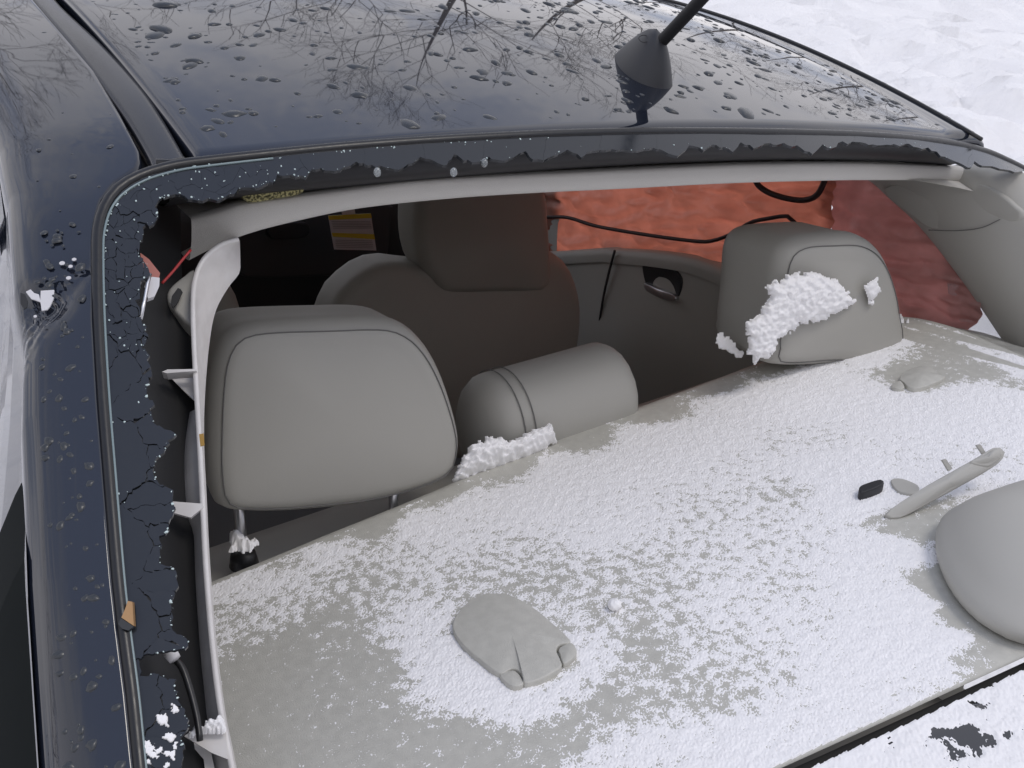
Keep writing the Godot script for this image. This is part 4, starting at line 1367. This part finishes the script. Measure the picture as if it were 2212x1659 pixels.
func blob_snow(called: String, l: Array, f: Callable, dir: Vector3, thick: float, label: String, sd: int) -> void:
	# a clump clinging to a surface: fine grid over the traced outline, heaped in the middle
	var q := PackedVector2Array()
	for a in l: q.append(Vector2(a[0], a[1]))
	var lo := q[0]
	var hi := q[0]
	for p in q:
		lo = lo.min(p)
		hi = hi.max(p)
	lo -= Vector2(8, 8)
	hi += Vector2(8, 8)
	var n := FastNoiseLite.new()
	n.seed = sd
	n.frequency = 0.05
	n.fractal_octaves = 4
	var stp := 2.2
	var nx := int((hi.x - lo.x) / stp) + 1
	var ny := int((hi.y - lo.y) / stp) + 1
	var st := SurfaceTool.new()
	st.begin(Mesh.PRIMITIVE_TRIANGLES)
	st.set_smooth_group(0)
	var hs := PackedFloat32Array()
	var id := PackedInt32Array()
	for j in ny:
		for i in nx:
			var p := lo + Vector2(i, j) * stp
			var d := 1e9
			for k in q.size(): d = minf(d, p.distance_to(Geometry2D.get_closest_point_to_segment(p, q[k], q[(k + 1) % q.size()])))
			if not Geometry2D.is_point_in_polygon(p, q): d = -d
			d += n.get_noise_2d(p.x, p.y) * 11.0
			hs.append((thick * (1.0 - exp(-d / 12.0)) * (0.85 + 0.35 * n.get_noise_2d(p.x * 1.2 + 99, p.y * 1.2)) + 0.0004) if d > 0 else -0.003)
			id.append(-1)
	var count := 0
	for j in ny - 1:
		for i in nx - 1:
			var k := [j * nx + i, j * nx + i + 1, (j + 1) * nx + i, (j + 1) * nx + i + 1]
			if maxf(maxf(hs[k[0]], hs[k[1]]), maxf(hs[k[2]], hs[k[3]])) < 0.0: continue
			for v in k:
				if id[v] < 0:
					id[v] = count
					count += 1
					var p := lo + Vector2(v % nx, v / nx) * stp
					st.add_vertex(hit(p.x, p.y, f) + dir * hs[v])
			st.add_index(id[k[0]]); st.add_index(id[k[1]]); st.add_index(id[k[2]])
			st.add_index(id[k[1]]); st.add_index(id[k[3]]); st.add_index(id[k[2]])
	st.generate_normals()
	tag(obj(called, st.commit(), M.snow), label, "snow", "", "stuff")

func build_snow() -> void:
	var cp := []
	for c in CTRL:
		var p := hit(c[0], c[1], f_shelf)
		cp.append(Vector3(p.x, p.z, c[2]))
	field.resize(162 * 92)
	for j in 92:
		for i in 162:
			var x := -0.75 + i * 0.01
			var z := -0.25 + j * 0.01
			var sw := 0.0
			var sv := 0.0
			for c in cp:
				var d2: float = (x - c.x) * (x - c.x) + (z - c.y) * (z - c.y) + 2e-5
				var w := 1.0 / (d2 * d2)
				sw += w
				sv += w * c.z
			field[j * 162 + i] = sv / sw
	var fr := pts(FRONT, f_shelf)
	var edge := []
	for p in fr:
		edge.append([p.x, p.z])
	edge.sort_custom(func(a, b): return a[0] < b[0])
	var rear := rear_line()
	var right := []
	for i in range(fr.size() - 6, fr.size()): right.append([fr[i].z, fr[i].x])
	right.sort_custom(func(a, b): return a[0] < b[0])
	var keep := func(x: float, z: float) -> bool: return x < at_path(right, z) - 0.004 and z > at_path(edge, x) + 0.006 and z < at_path(rear, x) - 0.004
	var s := obj("shelf_snow", snow_layer(-0.62, 0.74, -0.15, 0.535, 0.00108, shelf_y, coverage, 11, 0.0009, keep), M.snow)
	tag(s, "thin grainy snow scattered over the grey parcel shelf", "snow", "", "stuff")
	# snow on the boot lid
	var bare := FastNoiseLite.new()
	bare.seed = 77
	bare.frequency = 21.0
	bare.fractal_octaves = 3
	var dk := func(x: float, z: float) -> float: return 1.1 - 6.0 * maxf(0.0, bare.get_noise_2d(x, z) - 0.12)
	var lidy := func(x: float, z: float) -> float:
		var d := z - at_path(rear, x) - 0.010
		return shelf_y(x, at_path(rear, x)) + 0.005 + 0.02 * d - 0.10 * d * d
	var kb := func(x: float, z: float) -> bool: return z > at_path(rear, x) + 0.014
	tag(obj("boot_lid_snow", snow_layer(-0.42, 0.45, 0.46, 0.80, 0.0015, lidy, dk, 17, 0.0010, kb), M.snow), "patchy snow on the dark boot lid", "snow", "", "stuff")
	# clumps
	blob_snow("headrest_snow", [[1655, 622], [1690, 606], [1700, 595], [1760, 590], [1800, 600], [1815, 615], [1848, 650], [1820, 672], [1770, 690], [1725, 700], [1705, 720], [1680, 735], [1672, 765], [1630, 782], [1618, 750], [1615, 700], [1650, 665], [1665, 640]], f_z.bind(-0.028), Vector3(-0.5, 0.25, 0.8), 0.016, "large snow clump clinging to the headrest before the red plastic", 3)
	blob_snow("headrest_snow", [[1876, 612], [1895, 602], [1902, 630], [1885, 655], [1874, 640]], f_z.bind(-0.028), Vector3(-0.4, 0.25, 0.8), 0.007, "small snow fleck right of the large headrest clump", 5)
	blob_snow("headrest_snow", [[1550, 722], [1570, 728], [1600, 762], [1592, 772], [1560, 755], [1545, 740]], f_z.bind(-0.09), Vector3(-0.9, 0.2, 0.4), 0.010, "small snow fleck low on the side of the headrest", 6)
	blob_snow("seat_snow", [[1012, 965], [1060, 945], [1110, 955], [1150, 930], [1190, 918], [1200, 940], [1195, 960], [1150, 985], [1080, 1010], [1010, 1035], [975, 1040], [1000, 1000]], f_z.bind(-0.072), Vector3(-0.2, 0.7, 0.6), 0.022, "heap of loose snow at the foot of the middle headrest", 8)
	blob_snow("seat_snow", [[1825, 705], [1880, 688], [1940, 678], [1960, 690], [1890, 700], [1840, 722]], f_shelf.bind(0.004), Vector3(0, 1, 0), 0.006, "thin line of snow behind the right shelf corner", 9)
	blob_snow("trim_snow", [[410, 1588], [430, 1570], [455, 1556], [482, 1550], [486, 1574], [420, 1582]], on_glass(0.062), Vector3(-0.1, 0.9, 0.3), 0.012, "small snow cap on the bracket of the loose trim", 12)
	blob_snow("post_snow", [[495, 1160], [512, 1140], [530, 1165], [560, 1170], [540, 1185], [500, 1185]], f_shelf.bind(0.004), Vector3(0, 1, 0.2), 0.012, "snow heaped round a headrest post", 13)
	for k in 14:
		var cx := rng.randf_range(312, 378)
		var cy := rng.randf_range(1525, 1655)
		var w := rng.randf_range(5, 13)
		var l := []
		for m in 7: l.append([cx + cos(TAU * m / 7) * w * rng.randf_range(0.5, 1.3), cy + sin(TAU * m / 7) * w * rng.randf_range(0.5, 1.3)])
		blob_snow("rim_snow", l, on_glass(-0.0006), Vector3(-0.1, 0.8, 0.55), 0.0009, "frosty snow specks on the lower window rim", 20 + k)
	# one round snow pellet
	var c := hit(1328, 1306, f_shelf.bind(0.006))
	var rows := []
	for j in 11:
		var a := PI * j / 10.0
		var ring := PackedVector3Array()
		for k in 14:
			var an := TAU * k / 14
			var rr := 0.0068 * (1.0 + 0.08 * sin(k * 2.3 + j * 1.7))
			ring.append(c + Vector3(cos(an) * sin(a), cos(a) * 0.85, sin(an) * sin(a)) * rr)
		rows.append(ring)
	tag(obj("snow_pellet", sheet(rows, true), M.snow), "small round snow pellet lying on the parcel shelf", "snow pellet")

# ------------------------------------------------------------------ water and ice drops on the paint
func build_drops() -> void:
	var st := SurfaceTool.new()
	st.begin(Mesh.PRIMITIVE_TRIANGLES)
	var base := 0
	for k in 1500:
		var x := rng.randf_range(-0.49, 0.62)
		var s := 0.02 + rng.randf() * 1.0
		s += edge_s(x)
		var rad := 0.0016 + 0.0052 * pow(rng.randf(), 2.2)
		if k % 9 == 0: rad *= 1.5
		var p := Vector3(x, roof_y(x, s) - 0.0002, -s)
		var n := Vector3(0.2616 * x + 0.0574, 1, 0.2902 - 0.2632 * s).normalized()
		var an := rng.randf() * TAU
		var t := Vector3(cos(an), 0, sin(an))
		t = (t - n * t.dot(n)).normalized()
		base = dome_into(st, p, t * rng.randf_range(1.0, 1.9), n.cross(t), n, rad, rad * rng.randf_range(0.28, 0.45), base, 10, 0.28)
	for k in 130:
		var y := rng.randf_range(0, 1659)
		var f := 0.86 * pow(rng.randf(), 0.8)
		var x := lerpf(at_path(SIDE_EDGE, y) - 12, maxf(at_path(SIDE_CREST, y) + 10, 0), f)
		var p := hit(x, y, f_shell.bind(0.0007 + 0.008 * f * f))
		var n := (glass_n(p) if p.z > 0 else Vector3(-0.1, 1, 0.15)).normalized()
		var t := Vector3(rng.randf_range(-1, 1), 0, rng.randf_range(-1, 1))
		t = (t - n * t.dot(n)).normalized()
		var rad := 0.0010 + 0.0026 * pow(rng.randf(), 2.0)
		base = dome_into(st, p, t * rng.randf_range(1.0, 1.6), n.cross(t), n, rad, rad * 0.4, base, 9, 0.25)
	st.generate_normals()
	tag(obj("roof_droplets", st.commit(), M.drop), "frozen water droplets beaded on the dark roof and side panel", "droplets", "", "stuff")
